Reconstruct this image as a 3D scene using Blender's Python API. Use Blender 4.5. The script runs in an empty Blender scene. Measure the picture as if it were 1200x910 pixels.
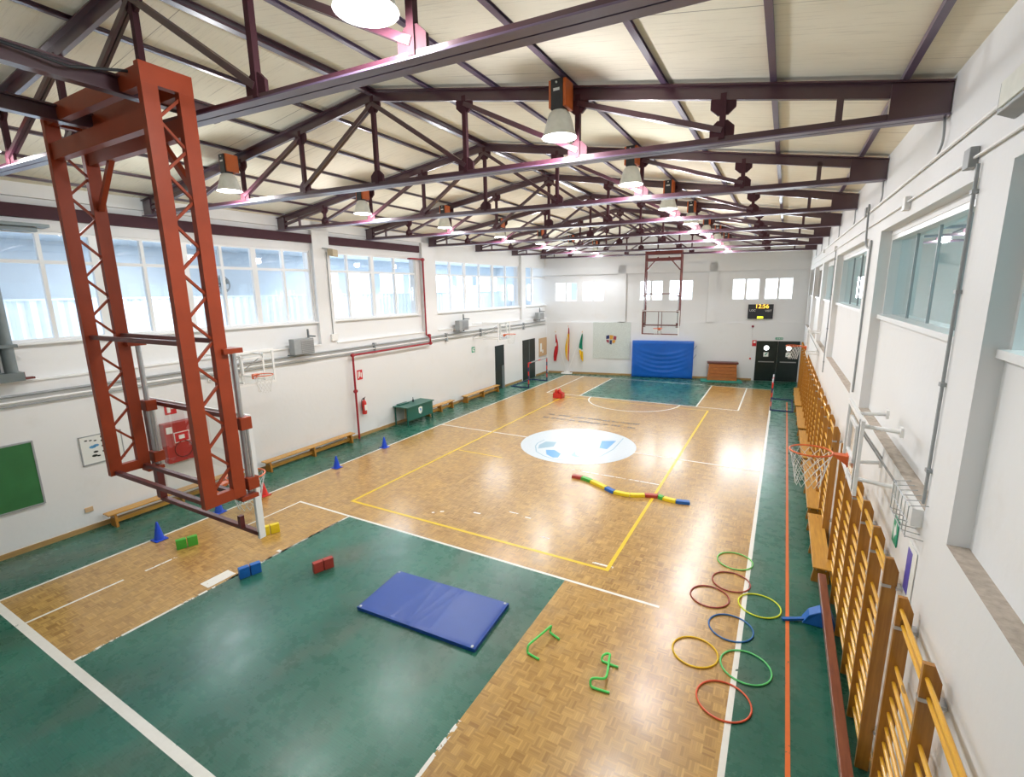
import bpy, bmesh, math, random
from mathutils import Vector, Matrix
random.seed(7)
PI = math.pi
sc = bpy.context.scene
COL = sc.collection

# ------------------------------------------------------------------ helpers
class MB:
    """collects shapes and links them as one mesh object"""
    def __init__(s, xf=None):
        s.v = []; s.f = []; s.m = []; s.xf = xf
    def add(s, vs, fs, mi=0):
        n = len(s.v)
        for p in vs:
            p = Vector(p)
            s.v.append(s.xf @ p if s.xf else p)
        for f in fs:
            s.f.append([i + n for i in f]); s.m.append(mi)
        return s
    def box(s, a, b, mi=0):
        x0, y0, z0 = [min(a[i], b[i]) for i in range(3)]
        x1, y1, z1 = [max(a[i], b[i]) for i in range(3)]
        vs = [(x0,y0,z0),(x1,y0,z0),(x1,y1,z0),(x0,y1,z0),(x0,y0,z1),(x1,y0,z1),(x1,y1,z1),(x0,y1,z1)]
        return s.add(vs, [(0,3,2,1),(4,5,6,7),(0,1,5,4),(1,2,6,5),(2,3,7,6),(3,0,4,7)], mi)
    def frame_of(s, p, q, up):
        p = Vector(p); q = Vector(q); d = (q-p).normalized(); up = Vector(up)
        if abs(d.dot(up)) > .98: up = Vector((0,1,0)) if abs(d.y) < .9 else Vector((1,0,0))
        r = d.cross(up).normalized(); u = r.cross(d).normalized()
        return p, q, r, u
    def bar(s, p, q, w, h, up=(0,0,1), mi=0):
        """rectangular bar p->q, w sideways, h along up"""
        p, q, r, u = s.frame_of(p, q, up)
        vs = []
        for c in (p, q):
            for a, b in ((-1,-1),(1,-1),(1,1),(-1,1)):
                vs.append(c + r*(a*w/2) + u*(b*h/2))
        return s.add(vs, [(3,2,1,0),(4,5,6,7),(0,1,5,4),(1,2,6,5),(2,3,7,6),(3,0,4,7)], mi)
    def ibeam(s, p, q, w, h, t=.014, up=(0,0,1), mi=0):
        P, Q, r, u = s.frame_of(p, q, up)
        s.bar(P, Q, t*.8, h-2*t, up, mi)
        for k in (-1, 1):
            s.bar(P+u*(k*(h-t)/2), Q+u*(k*(h-t)/2), w, t, up, mi)
        return s
    def channel(s, p, q, w, h, t=.01, up=(0,0,1), side=1, mi=0):
        """web of height h, flanges of width w on one side"""
        P, Q, r, u = s.frame_of(p, q, up)
        s.bar(P-r*side*(w/2-t/2), Q-r*side*(w/2-t/2), t, h, up, mi)
        for k in (-1, 1):
            s.bar(P+u*(k*(h-t)/2)+r*side*t/2, Q+u*(k*(h-t)/2)+r*side*t/2, w-t, t, up, mi)
        return s
    def tube(s, pts, rad, seg=10, closed=False, mi=0, cap=True):
        pts = [Vector(p) for p in pts]; n = len(pts); rings = []
        prev = None
        for i, p in enumerate(pts):
            if closed: t = pts[(i+1) % n] - pts[i-1]
            elif i == 0: t = pts[1]-pts[0]
            elif i == n-1: t = pts[-1]-pts[-2]
            else: t = (pts[i+1]-p).normalized() + (p-pts[i-1]).normalized()
            t.normalize()
            if prev is None:
                a = Vector((0,0,1)) if abs(t.z) < .9 else Vector((1,0,0))
                r = t.cross(a).normalized()
            else:
                r = (prev - t*prev.dot(t)).normalized()
            prev = r; u = t.cross(r)
            rr = rad[i] if isinstance(rad, (list, tuple)) else rad
            rings.append([p + r*math.cos(2*PI*k/seg)*rr + u*math.sin(2*PI*k/seg)*rr for k in range(seg)])
        vs = [v for R in rings for v in R]; fs = []
        m = n if closed else n-1
        for i in range(m):
            j = (i+1) % n
            for k in range(seg):
                l = (k+1) % seg
                fs.append((i*seg+k, i*seg+l, j*seg+l, j*seg+k))
        if cap and not closed:
            fs.append(tuple(reversed(range(seg)))); fs.append(tuple((n-1)*seg+k for k in range(seg)))
        return s.add(vs, fs, mi)
    def cyl(s, p, q, r, seg=16, mi=0): return s.tube([p, q], r, seg, mi=mi)
    def lathe(s, prof, c=(0,0,0), seg=28, mi=0, inner=0):
        """prof: list of (r,z)"""
        c = Vector(c); vs = []; fs = []
        for r, z in prof:
            for k in range(seg):
                a = 2*PI*k/seg
                vs.append(c + Vector((r*math.cos(a), r*math.sin(a), z)))
        for i in range(len(prof)-1):
            for k in range(seg):
                l = (k+1) % seg
                fs.append((i*seg+k, i*seg+l, (i+1)*seg+l, (i+1)*seg+k))
        return s.add(vs, fs, mi)
    def prism(s, poly, h, mi=0):
        """poly: 3d points, h: offset vector"""
        h = Vector(h); n = len(poly); vs = [Vector(p) for p in poly]; vs += [v+h for v in vs]
        fs = [tuple(reversed(range(n))), tuple(range(n, 2*n))]
        for i in range(n):
            j = (i+1) % n; fs.append((i, j, n+j, n+i))
        return s.add(vs, fs, mi)
    def face(s, pts, mi=0): return s.add(pts, [tuple(range(len(pts)))], mi)
    def torus(s, c, R, r, seg=40, ms=8, mi=0, ax='z'):
        pts = []
        for k in range(seg):
            a = 2*PI*k/seg
            d = (math.cos(a)*R, math.sin(a)*R, 0) if ax == 'z' else ((math.cos(a)*R, 0, math.sin(a)*R) if ax == 'y' else (0, math.cos(a)*R, math.sin(a)*R))
            pts.append(Vector(c)+Vector(d))
        return s.tube(pts, r, ms, closed=True, mi=mi)
    def build(s, name, mats, parent=None, smooth=False, loc=None, bevel=0):
        if not isinstance(mats, (list, tuple)): mats = [mats]
        if parent is not None: off = parent.get('_o') or (0,0,0)
        else: off = loc or (0,0,0)
        off = Vector(off)
        me = bpy.data.meshes.new(name)
        me.from_pydata([tuple(v-off) for v in s.v], [], s.f)
        for m in mats: me.materials.append(m)
        if len(mats) > 1:
            for p, k in zip(me.polygons, s.m): p.material_index = k
        bm = bmesh.new(); bm.from_mesh(me)
        bmesh.ops.recalc_face_normals(bm, faces=bm.faces)
        bm.to_mesh(me); bm.free()
        if smooth:
            for p in me.polygons: p.use_smooth = True
        o = bpy.data.objects.new(name, me); COL.objects.link(o)
        if parent is not None: o.parent = parent; o['_o'] = tuple(off)
        else: o.location = off; o['_o'] = tuple(off)
        if bevel:
            b = o.modifiers.new('bevel', 'BEVEL'); b.width = bevel; b.segments = 2; b.limit_method = 'ANGLE'
        if smooth:
            try: me.set_sharp_from_angle(angle=math.radians(40))
            except Exception: pass
        return o

def tag(o, label, cat, group=None, kind=None):
    o['label'] = label; o['category'] = cat
    if group: o['group'] = group
    if kind: o['kind'] = kind
    return o
def thing(name, label, cat, loc=(0,0,0), group=None):
    o = bpy.data.objects.new(name, None); COL.objects.link(o)
    o.empty_display_size = .2; o.location = loc; o['_o'] = tuple(loc)
    return tag(o, label, cat, group)
def struct(o): o['kind'] = 'structure'; return o
def sempty(name, loc=(0,0,0), rotz=0):
    o = bpy.data.objects.new(name, None); COL.objects.link(o); o.location = loc; o.rotation_euler = (0,0,rotz); o['_o'] = (0,0,0)
    o['kind'] = 'structure'; return o
CH = {}
def copy_tree(o, parent=None):
    c = o.copy(); COL.objects.link(c); c.parent = parent
    for ch in [x for x in bpy.data.objects if x.parent == o]: copy_tree(ch, c)
    return c
ORD = ['nearest','second','third','fourth','fifth','sixth','seventh','farthest']

# ------------------------------------------------------------------ materials
def mat(name, col=(.8,.8,.8), rough=.5, metal=0, spec=.5, coat=0, noise=0, nscale=20, emit=None, es=0, bump=0, bscale=60, alpha=None, trans=0):
    m = bpy.data.materials.new(name); m.use_nodes = True
    nt = m.node_tree; b = nt.nodes['Principled BSDF']
    b.inputs['Base Color'].default_value = (*col, 1); b.inputs['Roughness'].default_value = rough
    b.inputs['Metallic'].default_value = metal; b.inputs['Specular IOR Level'].default_value = spec
    b.inputs['Coat Weight'].default_value = coat; b.inputs['Coat Roughness'].default_value = .15
    if trans: b.inputs['Transmission Weight'].default_value = trans
    if emit: b.inputs['Emission Color'].default_value = (*emit, 1); b.inputs['Emission Strength'].default_value = es
    if noise or bump:
        tc = nt.nodes.new('ShaderNodeTexCoord')
    if noise:
        n = nt.nodes.new('ShaderNodeTexNoise'); n.inputs['Scale'].default_value = nscale; n.inputs['Detail'].default_value = 5
        r = nt.nodes.new('ShaderNodeMix'); r.data_type = 'RGBA'
        r.inputs['A'].default_value = (*[c*(1-noise) for c in col], 1); r.inputs['B'].default_value = (*[min(1, c*(1+noise)) for c in col], 1)
        nt.links.new(tc.outputs['Object'], n.inputs['Vector']); nt.links.new(n.outputs['Fac'], r.inputs['Factor'])
        nt.links.new(r.outputs['Result'], b.inputs['Base Color'])
    if bump:
        n2 = nt.nodes.new('ShaderNodeTexNoise'); n2.inputs['Scale'].default_value = bscale
        bp = nt.nodes.new('ShaderNodeBump'); bp.inputs['Strength'].default_value = bump; bp.inputs['Distance'].default_value = .01
        nt.links.new(tc.outputs['Object'], n2.inputs['Vector']); nt.links.new(n2.outputs['Fac'], bp.inputs['Height'])
        nt.links.new(bp.outputs['Normal'], b.inputs['Normal'])
    return m

class NT:
    def __init__(s, name):
        s.m = bpy.data.materials.new(name); s.m.use_nodes = True; s.t = s.m.node_tree
        s.b = s.t.nodes['Principled BSDF']; s.o = s.t.nodes['Material Output']
    def n(s, typ, ins=None, **kw):
        x = s.t.nodes.new(typ)
        for k, v in kw.items(): setattr(x, k, v)
        for k, v in (ins or {}).items():
            if hasattr(v, 'is_output') or isinstance(v, bpy.types.NodeSocket): s.t.links.new(v, x.inputs[k])
            else: x.inputs[k].default_value = v
        return x
    def l(s, a, b): s.t.links.new(a, b)
    def math(s, op, a, b=0.):
        x = s.n('ShaderNodeMath', {0: a, 1: b}, operation=op); return x.outputs[0]
    def mix(s, f, a, b):
        x = s.t.nodes.new('ShaderNodeMix'); x.data_type = 'RGBA'
        for k, v in (('Factor', f), ('A', a), ('B', b)):
            if isinstance(v, bpy.types.NodeSocket): s.t.links.new(v, x.inputs[k])
            else: x.inputs[k].default_value = v if k == 'Factor' else (*v, 1)
        return x.outputs['Result']
    def noise(s, vec, scale, detail=4, rough=.5):
        x = s.n('ShaderNodeTexNoise', {'Vector': vec, 'Scale': scale, 'Detail': detail, 'Roughness': rough}); return x.outputs['Fac']
    def ramp(s, fac, lo, hi, a=0., b=1.):
        x = s.n('ShaderNodeMapRange', {'Value': fac, 'From Min': lo, 'From Max': hi, 'To Min': a, 'To Max': b}); return x.outputs[0]

def parquet():
    N = NT('parquet'); tc = N.n('ShaderNodeTexCoord').outputs['Object']
    sp = N.n('ShaderNodeSeparateXYZ', {0: tc}); x, y = sp.outputs[0], sp.outputs[1]
    S = .13
    X = N.math('DIVIDE', x, S); Y = N.math('DIVIDE', y, S)
    ix = N.math('FLOOR', X); iy = N.math('FLOOR', Y)
    par = N.math('FLOORED_MODULO', N.math('ADD', ix, iy), 2.)
    fx = N.math('FRACT', X); fy = N.math('FRACT', Y)
    u = N.math('ADD', N.math('MULTIPLY', fx, par), N.math('MULTIPLY', fy, N.math('SUBTRACT', 1., par)))
    k = N.math('FLOOR', N.math('MULTIPLY', u, 5.))
    cv = N.n('ShaderNodeCombineXYZ', {0: ix, 1: iy, 2: k}).outputs[0]
    wn = N.n('ShaderNodeTexWhiteNoise', {'Vector': cv}).outputs['Value']
    cv2 = N.n('ShaderNodeCombineXYZ', {0: ix, 1: iy, 2: 99.}).outputs[0]
    wn2 = N.n('ShaderNodeTexWhiteNoise', {'Vector': cv2}).outputs['Value']
    w = N.math('ADD', N.math('MULTIPLY', wn, .62), N.math('MULTIPLY', wn2, .38))
    c = N.mix(w, (.255, .120, .023), (.60, .360, .098))
    g = N.math('FRACT', N.math('MULTIPLY', u, 5.))
    gap = N.math('LESS_THAN', N.math('MINIMUM', g, N.math('SUBTRACT', 1., g)), .05)
    c = N.mix(N.math('MULTIPLY', gap, .45), c, (.16, .065, .02))
    big = N.noise(tc, .55, 4)
    c = N.mix(N.ramp(big, .35, .7, 0., .35), c, (.50, .30, .09))
    worn = N.noise(tc, 2.3, 6, .65)
    c = N.mix(N.ramp(worn, .52, .78, 0., .3), c, (.30, .22, .14))
    # scratches in the varnish
    sv = N.n('ShaderNodeMapping', {'Vector': tc, 'Scale': (1., 9., 1.)}).outputs[0]
    scr = N.noise(sv, 7, 3)
    N.l(c, N.b.inputs['Base Color'])
    N.l(N.ramp(scr, .3, .75, .16, .27), N.b.inputs['Roughness'])
    N.b.inputs['Coat Weight'].default_value = .45; N.b.inputs['Coat Roughness'].default_value = .30
    bp = N.n('ShaderNodeBump', {'Height': N.math('ADD', N.math('MULTIPLY', wn, .5), N.math('MULTIPLY', gap, -.3)), 'Strength': .10, 'Distance': .004})
    N.l(bp.outputs[0], N.b.inputs['Normal'])
    N.b.inputs['Specular IOR Level'].default_value = .6
    return N.m

def green_floor():
    N = NT('green_floor_paint'); tc = N.n('ShaderNodeTexCoord').outputs['Object']
    mv = N.n('ShaderNodeMapping', {'Vector': tc, 'Rotation': (0,0,.35), 'Scale': (1., .55, 1.)}).outputs[0]
    a = N.noise(mv, .55, 2.5, .5); b = N.noise(tc, 3.5, 6, .7)
    c = N.mix(N.ramp(a, .36, .68), (.004, .085, .052), (.045, .185, .130))
    c = N.mix(N.ramp(b, .58, .85, 0., .35), c, (.13, .145, .11))
    d = N.noise(mv, .8, 2)
    c = N.mix(N.ramp(d, .52, .70, 0., .45), c, (.145, .140, .105))
    # parquet joints show through the paint
    br = N.n('ShaderNodeTexBrick', {'Vector': tc, 'Scale': 6.06, 'Mortar Size': .012, 'Color1': (1,1,1,1), 'Color2': (.9,.9,.9,1), 'Mortar': (.6,.6,.6,1), 'Brick Width': 1., 'Row Height': .2})
    br.offset = 0.
    c2 = N.n('ShaderNodeMix', data_type='RGBA', blend_type='MULTIPLY')
    c2.inputs['Factor'].default_value = .85; N.l(c, c2.inputs['A']); N.l(br.outputs['Color'], c2.inputs['B'])
    N.l(c2.outputs['Result'], N.b.inputs['Base Color'])
    N.l(N.ramp(b, .3, .75, .22, .36), N.b.inputs['Roughness'])
    N.b.inputs['Coat Weight'].default_value = .30; N.b.inputs['Coat Roughness'].default_value = .34
    N.b.inputs['Specular IOR Level'].default_value = .38
    return N.m

def line_paint(name, col, wear=.62, under=None):
    N = NT(name); tc = N.n('ShaderNodeTexCoord').outputs['Object']
    a = N.noise(tc, 5, 6, .7)
    c = N.mix(N.ramp(N.noise(tc, 14, 4), .4, .8, 0., .25), col, tuple(q*.75 for q in col))
    N.l(c, N.b.inputs['Base Color']); N.b.inputs['Roughness'].default_value = .3
    tr = N.n('ShaderNodeBsdfTransparent')
    mx = N.n('ShaderNodeMixShader', {0: N.math('GREATER_THAN', a, wear)})
    N.l(N.b.outputs[0], mx.inputs[1]); N.l(tr.outputs[0], mx.inputs[2]); N.l(mx.outputs[0], N.o.inputs[0])
    return N.m

def ceiling_mat():
    N = NT('ceiling_panels'); tc = N.n('ShaderNodeTexCoord').outputs['Object']
    mv = N.n('ShaderNodeMapping', {'Vector': tc, 'Scale': (.5, 11., 1.)}).outputs[0]
    a = N.noise(mv, 3, 8, .75); b = N.noise(tc, 1.1, 4)
    c = N.mix(N.ramp(b, .3, .7), (.84, .79, .65), (.92, .87, .73))
    c = N.mix(N.ramp(a, .53, .70, 0., .5), c, (.46, .42, .33))
    sp = N.n('ShaderNodeSeparateXYZ', {0: tc}); y = sp.outputs[1]
    fr = N.math('FRACT', N.math('DIVIDE', y, 1.17))
    seam = N.math('LESS_THAN', fr, .008)
    wob = N.ramp(N.noise(mv, 1.2, 3), .45, .6)
    c = N.mix(N.math('MULTIPLY', seam, N.math('MULTIPLY', wob, .8)), c, (.16, .12, .08))
    N.l(c, N.b.inputs['Base Color']); N.b.inputs['Roughness'].default_value = .85
    bp = N.n('ShaderNodeBump', {'Height': a, 'Strength': .25, 'Distance': .01}); N.l(bp.outputs[0], N.b.inputs['Normal'])
    return N.m

def wall_mat(name='white_plaster', col=(.80, .80, .80), dirt=(.62,.56,.48)):
    N = NT(name); tc = N.n('ShaderNodeTexCoord').outputs['Object']
    a = N.noise(tc, 1.3, 6, .65); b = N.noise(tc, .4, 2)
    c = N.mix(N.ramp(a, .58, .85, 0., .30), col, dirt)
    c = N.mix(N.ramp(b, .3, .7, 0., .35), c, (.77, .80, .83))
    N.l(c, N.b.inputs['Base Color']); N.b.inputs['Roughness'].default_value = .6
    bp = N.n('ShaderNodeBump', {'Height': N.noise(tc, 9, 5), 'Strength': .12, 'Distance': .02}); N.l(bp.outputs[0], N.b.inputs['Normal'])
    return N.m

def wood(name, c1, c2, rough=.35, axis='y', sc_=6.):
    N = NT(name); tc = N.n('ShaderNodeTexCoord').outputs['Object']
    S = {'x': (.6, 9, 9), 'y': (9, .6, 9), 'z': (9, 9, .6)}[axis]
    mv = N.n('ShaderNodeMapping', {'Vector': tc, 'Scale': S}).outputs[0]
    a = N.noise(mv, sc_*.5, 6, .6)
    vo = N.n('ShaderNodeTexVoronoi', {'Vector': N.n('ShaderNodeMapping', {'Vector': tc, 'Scale': tuple(.45*q**.5 for q in S)}).outputs[0], 'Scale': 3.})
    c = N.mix(N.ramp(a, .3, .72), c1, c2)
    kn = N.math('LESS_THAN', vo.outputs['Distance'], .055)
    c = N.mix(N.math('MULTIPLY', kn, .7), c, tuple(q*.25 for q in c1))
    N.l(c, N.b.inputs['Base Color']); N.b.inputs['Roughness'].default_value = rough
    N.b.inputs['Coat Weight'].default_value = .25; N.b.inputs['Coat Roughness'].default_value = .2
    return N.m

def glass_mat(name, tint=(1,1,1), ior=1.5, base=0.):
    N = NT(name)
    tr = N.n('ShaderNodeBsdfTransparent', {'Color': (*tint, 1)}); gl = N.n('ShaderNodeBsdfGlossy', {'Roughness': .01})
    fc = N.n('ShaderNodeLayerWeight', {'Blend': .5}).outputs['Facing']
    f0 = ((ior-1)/(ior+1))**2*1.8+base
    fr = N.math('ADD', N.math('MULTIPLY', N.math('POWER', fc, 4.2), 1-f0), f0)
    mx = N.n('ShaderNodeMixShader', {0: N.math('MINIMUM', fr, 1.)})
    N.l(tr.outputs[0], mx.inputs[1]); N.l(gl.outputs[0], mx.inputs[2]); N.l(mx.outputs[0], N.o.inputs[0])
    return N.m

M = {}
M['parquet'] = parquet(); M['green'] = green_floor()
M['line'] = line_paint('white_line_paint', (.80,.78,.72), .66)
M['linew'] = line_paint('worn_white_line_paint', (.80,.78,.72), .53)
M['yline'] = line_paint('yellow_line_paint', (.80,.55,.02), .72)
M['oline'] = line_paint('orange_line_paint', (.75,.16,.03), .64)
M['logow'] = line_paint('white_disc_paint', (.60,.65,.69), .74)
M['logob'] = mat('faded_blue_paint', (.10,.33,.62), .3)
M['logol'] = mat('pale_blue_paint', (.27,.42,.52), .3)
M['mark'] = mat('dark_floor_lettering', (.03,.025,.03), .35)
M['ceil'] = ceiling_mat(); M['wall'] = wall_mat()
M['ledge'] = mat('rough_ledge', (.44,.38,.32), .9, noise=.45, nscale=16, bump=.6, bscale=40)
M['white'] = mat('white_paint', (.86,.86,.85), .4, noise=.03, nscale=8)
M['wframe'] = mat('white_window_frame', (.85,.86,.87), .35)
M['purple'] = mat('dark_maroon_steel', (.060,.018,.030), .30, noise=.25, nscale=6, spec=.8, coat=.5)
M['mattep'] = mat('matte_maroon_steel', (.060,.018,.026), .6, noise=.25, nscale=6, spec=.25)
M['violet'] = mat('maroon_steel_painted_sheen', (.125,.085,.15), .3, noise=.15, nscale=6, spec=.8)  # maroon steel with bluish reflected light painted into its colour
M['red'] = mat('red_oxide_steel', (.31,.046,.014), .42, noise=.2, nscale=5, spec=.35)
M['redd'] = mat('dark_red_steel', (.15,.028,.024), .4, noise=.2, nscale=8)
M['orange'] = mat('orange_lamp_bracket', (.62,.14,.03), .4, noise=.12, nscale=9)
M['black'] = mat('black_plastic', (.02,.022,.028), .4, noise=.2, nscale=20)
M['steel'] = mat('galvanised_steel', (.50,.51,.52), .35, metal=.85, noise=.12, nscale=12)
M['greym'] = mat('grey_painted_metal', (.33,.35,.36), .5, noise=.12, nscale=8)
M['duct'] = mat('grey_duct_metal', (.17,.20,.205), .45, metal=.3, noise=.15, nscale=5)
M['bell'] = mat('frosted_lamp_bell', (.80,.82,.76), .35, noise=.12, nscale=14, bump=.1)
M['woodb'] = wood('varnished_pine', (.44,.20,.025), (.66,.35,.06), axis='y')
M['woodp'] = wood('dark_varnished_post', (.32,.125,.012), (.50,.225,.03), axis='z')
M['rung'] = wood('golden_rung_wood', (.70,.34,.018), (.84,.47,.045), .28, axis='y')
M['beamw'] = wood('reddish_beam_wood', (.16,.045,.022), (.26,.085,.04), .3, axis='y')
M['base'] = wood('baseboard_wood', (.36,.21,.075), (.50,.31,.12), .4, axis='y')
M['vault'] = wood('vault_wood', (.38,.11,.03), (.52,.18,.05), .35, axis='x')
M['leather'] = mat('dark_red_leather', (.12,.028,.022), .4, noise=.2)
M['blue'] = mat('blue_vinyl_mat', (.006,.115,.52), .33, noise=.12, nscale=4, bump=.1, bscale=9)
M['bluep'] = mat('royal_blue_vinyl', (.008,.055,.30), .33, noise=.10, nscale=5)
M['cone'] = mat('blue_cone_plastic', (.01,.07,.60), .35, noise=.1)
M['redp'] = mat('red_plastic', (.62,.035,.03), .35, noise=.1)
M['greenp'] = mat('green_foam', (.06,.38,.04), .45, noise=.1)
M['yelp'] = mat('yellow_foam', (.80,.62,.02), .45, noise=.1)
M['bluef'] = mat('blue_foam', (.01,.12,.45), .45, noise=.1)
M['redf'] = mat('red_foam', (.40,.045,.03), .45, noise=.12)
M['lime'] = mat('bright_green_tube', (.08,.66,.12), .35)
M['ring_g'] = mat('light_green_hoop', (.22,.66,.16), .35); M['ring_g2'] = mat('mid_green_hoop', (.12,.60,.18), .35)
M['ring_r'] = mat('dark_red_hoop', (.38,.07,.05), .35); M['ring_y'] = mat('lemon_yellow_hoop', (.72,.78,.03), .35)
M['ring_b'] = mat('blue_hoop', (.02,.14,.42), .35); M['ring_y2'] = mat('golden_yellow_hoop', (.85,.55,.01), .35)
M['ring_o'] = mat('orange_red_hoop', (.72,.11,.04), .35)
M['rim'] = mat('orange_rim_steel', (.72,.14,.035), .4, noise=.1)
M['net'] = mat('white_net_cord', (.80,.80,.78), .8, noise=.1)
M['tgreen'] = mat('dark_green_table', (.012,.115,.085), .35, noise=.15)
M['door'] = mat('black_green_door', (.010,.020,.019), .3, noise=.3, nscale=6)
M['chalk'] = mat('green_chalkboard', (.028,.155,.045), .6, noise=.25, nscale=3)
M['cork'] = mat('cork_board', (.62,.42,.24), .8, noise=.2, nscale=30)
M['signg'] = mat('green_sign', (.01,.34,.20), .4); M['signr'] = mat('red_sign', (.62,.02,.03), .4)
M['signb'] = mat('violet_blue_sign', (.09,.08,.46), .4)
M['signt'] = mat('pale_sign_pictogram', (.85,.87,.84), .4)
M['pipe'] = mat('dark_red_pipe', (.33,.010,.022), .3, noise=.12)
M['cab'] = mat('red_cabinet_enamel', (.42,.03,.03), .35, noise=.1)
M['glass'] = glass_mat('clear_glass'); M['glassb'] = glass_mat('backboard_glass', (.95,.97,.96), 1.35, .07)
M['glassr'] = glass_mat('right_window_glass', (.84,.96,.97), 1.7, .48)
M['lens'] = mat('lit_lamp_lens', (1,1,1), .4, emit=(1,.97,.93), es=14)
M['digit'] = mat('lit_scoreboard_digit', (.9,.6,.1), .4, emit=(1,.55,.06), es=2.2)
M['digity'] = mat('lit_yellow_panel', (.9,.9,.05), .4, emit=(.85,.95,.03), es=1.4)
M['porth'] = mat('lit_porthole_pane', (.9,.9,.9), .3, emit=(.95,1,1), es=1.6)
M['teal'] = mat('teal_annex_wall', (.68,.83,.85), .7, noise=.1)
M['annex'] = mat('pale_blue_annex_wall', (.66,.73,.79), .7, noise=.05, nscale=3)
M['curtain'] = mat('white_blue_curtain', (.78,.85,.93), .6, noise=.1, nscale=6)
M['mural'] = mat('speckled_grey_green_panel', (.62,.67,.64), .7, noise=.28, nscale=22)
M['navy'] = mat('navy_patch', (.02,.03,.12), .5); M['amber'] = mat('amber_patch', (.70,.35,.05), .5); M['wine'] = mat('wine_patch', (.30,.04,.08), .5)
M['fred'] = mat('flag_red', (.55,.02,.03), .7, noise=.1); M['fyel'] = mat('flag_yellow', (.85,.55,.02), .7, noise=.1); M['fgre'] = mat('flag_green', (.01,.28,.17), .7, noise=.1)
M['board'] = mat('white_poster', (.78,.80,.78), .5)

# ------------------------------------------------------------------ camera
CM = [[0.8723047,-0.4886757,-0.0161127],[0,0,0],[0,0,0]]
def cam_axes(yaw, pitch, roll):
    cy, sy, cp, sp, cr, sr = math.cos(yaw), math.sin(yaw), math.cos(pitch), math.sin(pitch), math.cos(roll), math.sin(roll)
    fwd = Vector((sy*cp, cy*cp, -sp)); right = Vector((cy, -sy, 0)); down = fwd.cross(right)
    return cr*right+sr*down, -sr*right+cr*down, fwd
r_, d_, f_ = cam_axes(-5.11214773e-01, 1.99104221e-01, 1.64682938e-02)
FPX = 565.652486; H = 5.0
cd = bpy.data.cameras.new('camera'); cam = bpy.data.objects.new('camera', cd); COL.objects.link(cam); sc.camera = cam
cd.sensor_width = 36; cd.lens = FPX/1200*36; cd.clip_start = .05; cd.clip_end = 300
cam.matrix_world = Matrix(((r_.x,-d_.x,-f_.x,0),(r_.y,-d_.y,-f_.y,0),(r_.z,-d_.z,-f_.z,H),(0,0,0,1)))

# walls run in slightly skewed planes
AR = .0085; XR = 1.2455      # right wall
AL = -.0145; XL = -13.0      # left wall  (rot about z)
YF = 29.29; AF = math.atan(.185)  # far wall
XFR = Matrix.Translation((XR,0,0)) @ Matrix.Rotation(AR, 4, 'Z')    # local x>0 is outdoors
XFL = Matrix.Translation((XL,0,0)) @ Matrix.Rotation(AL, 4, 'Z')    # local x>0 is into the hall
XFF = Matrix.Translation((0,YF,0)) @ Matrix.Rotation(AF, 4, 'Z')    # local y>0 is outdoors, local x = u
KU = math.sqrt(1+.185**2)
def U(x): return x*KU

# ------------------------------------------------------------------ floor with its court markings
fl = MB()
def quad(x0, x1, y0, y1, z, mi): fl.face([(x0,y0,z),(x1,y0,z),(x1,y1,z),(x0,y1,z)], mi)
fl.box((-14,-3,-.2), (2.2,31,0), 0)
G = .0012; L = .0024
quad(-13.6,-11.2,-2.6,30.5,G,1); quad(-.18,1.8,-2.6,30.5,G,1); quad(-11.2,-.18,-2.6,2.05,G,1); quad(-11.2,-.18,26.6,30.5,G,1)
quad(-8.33,-2.98,2.1,7.12,G,1); quad(-8.3,-2.97,21.45,26.58,G,1)
def hl(y, x0, x1, w=.055, mi=2): quad(x0, x1, y-w/2, y+w/2, L, mi)
def vl(x, y0, y1, w=.055, mi=2): quad(x-w/2, x+w/2, y0, y1, L+.0003, mi)
vl(-11.2, 1.99, 26.6, .06); vl(-.18, 1.99, 26.6, .07); hl(2.05, -11.2, -.18, .115); hl(26.6, -11.2, -.18, .06)
hl(7.13, -10.06, -1.36, .055); vl(-10.03, 2.1, 3.42, .05); vl(-10.0, 3.75, 4.35, .05, 3); vl(-10.03, 5.6, 7.13, .045)
vl(-8.33, 2.1, 7.13, .05, 3); vl(-8.33, 4.3, 6.9, .05); vl(-2.97, 3.0, 3.9, .05, 3)
quad(-8.65, -8.40, 4.0, 4.5, L, 2); quad(-8.45, -8.33, 5.35, 5.42, L, 2)
vl(-8.3, 21.45, 26.6, .06); vl(-2.97, 21.45, 26.6, .06); hl(21.45, -10.05, -1.33, .06); vl(-10.03, 21.45, 26.6, .06); vl(-1.33, 21.45, 26.6, .06)
hl(14.35, -11.2, -.18, .06); hl(12.13, -8.8, -7.2, .05, 4); hl(12.15, -4.9, -2.4, .06, 3)
# the volleyball rectangle
vl(-8.9, 7.72, 20.9, .07, 4); vl(-2.43, 7.72, 20.9, .07, 4); hl(7.75, -8.93, -2.4, .07, 4); hl(20.9, -8.9, -2.4, .04, 4)
vl(.43, -2.6, 24, .05, 5)
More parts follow.
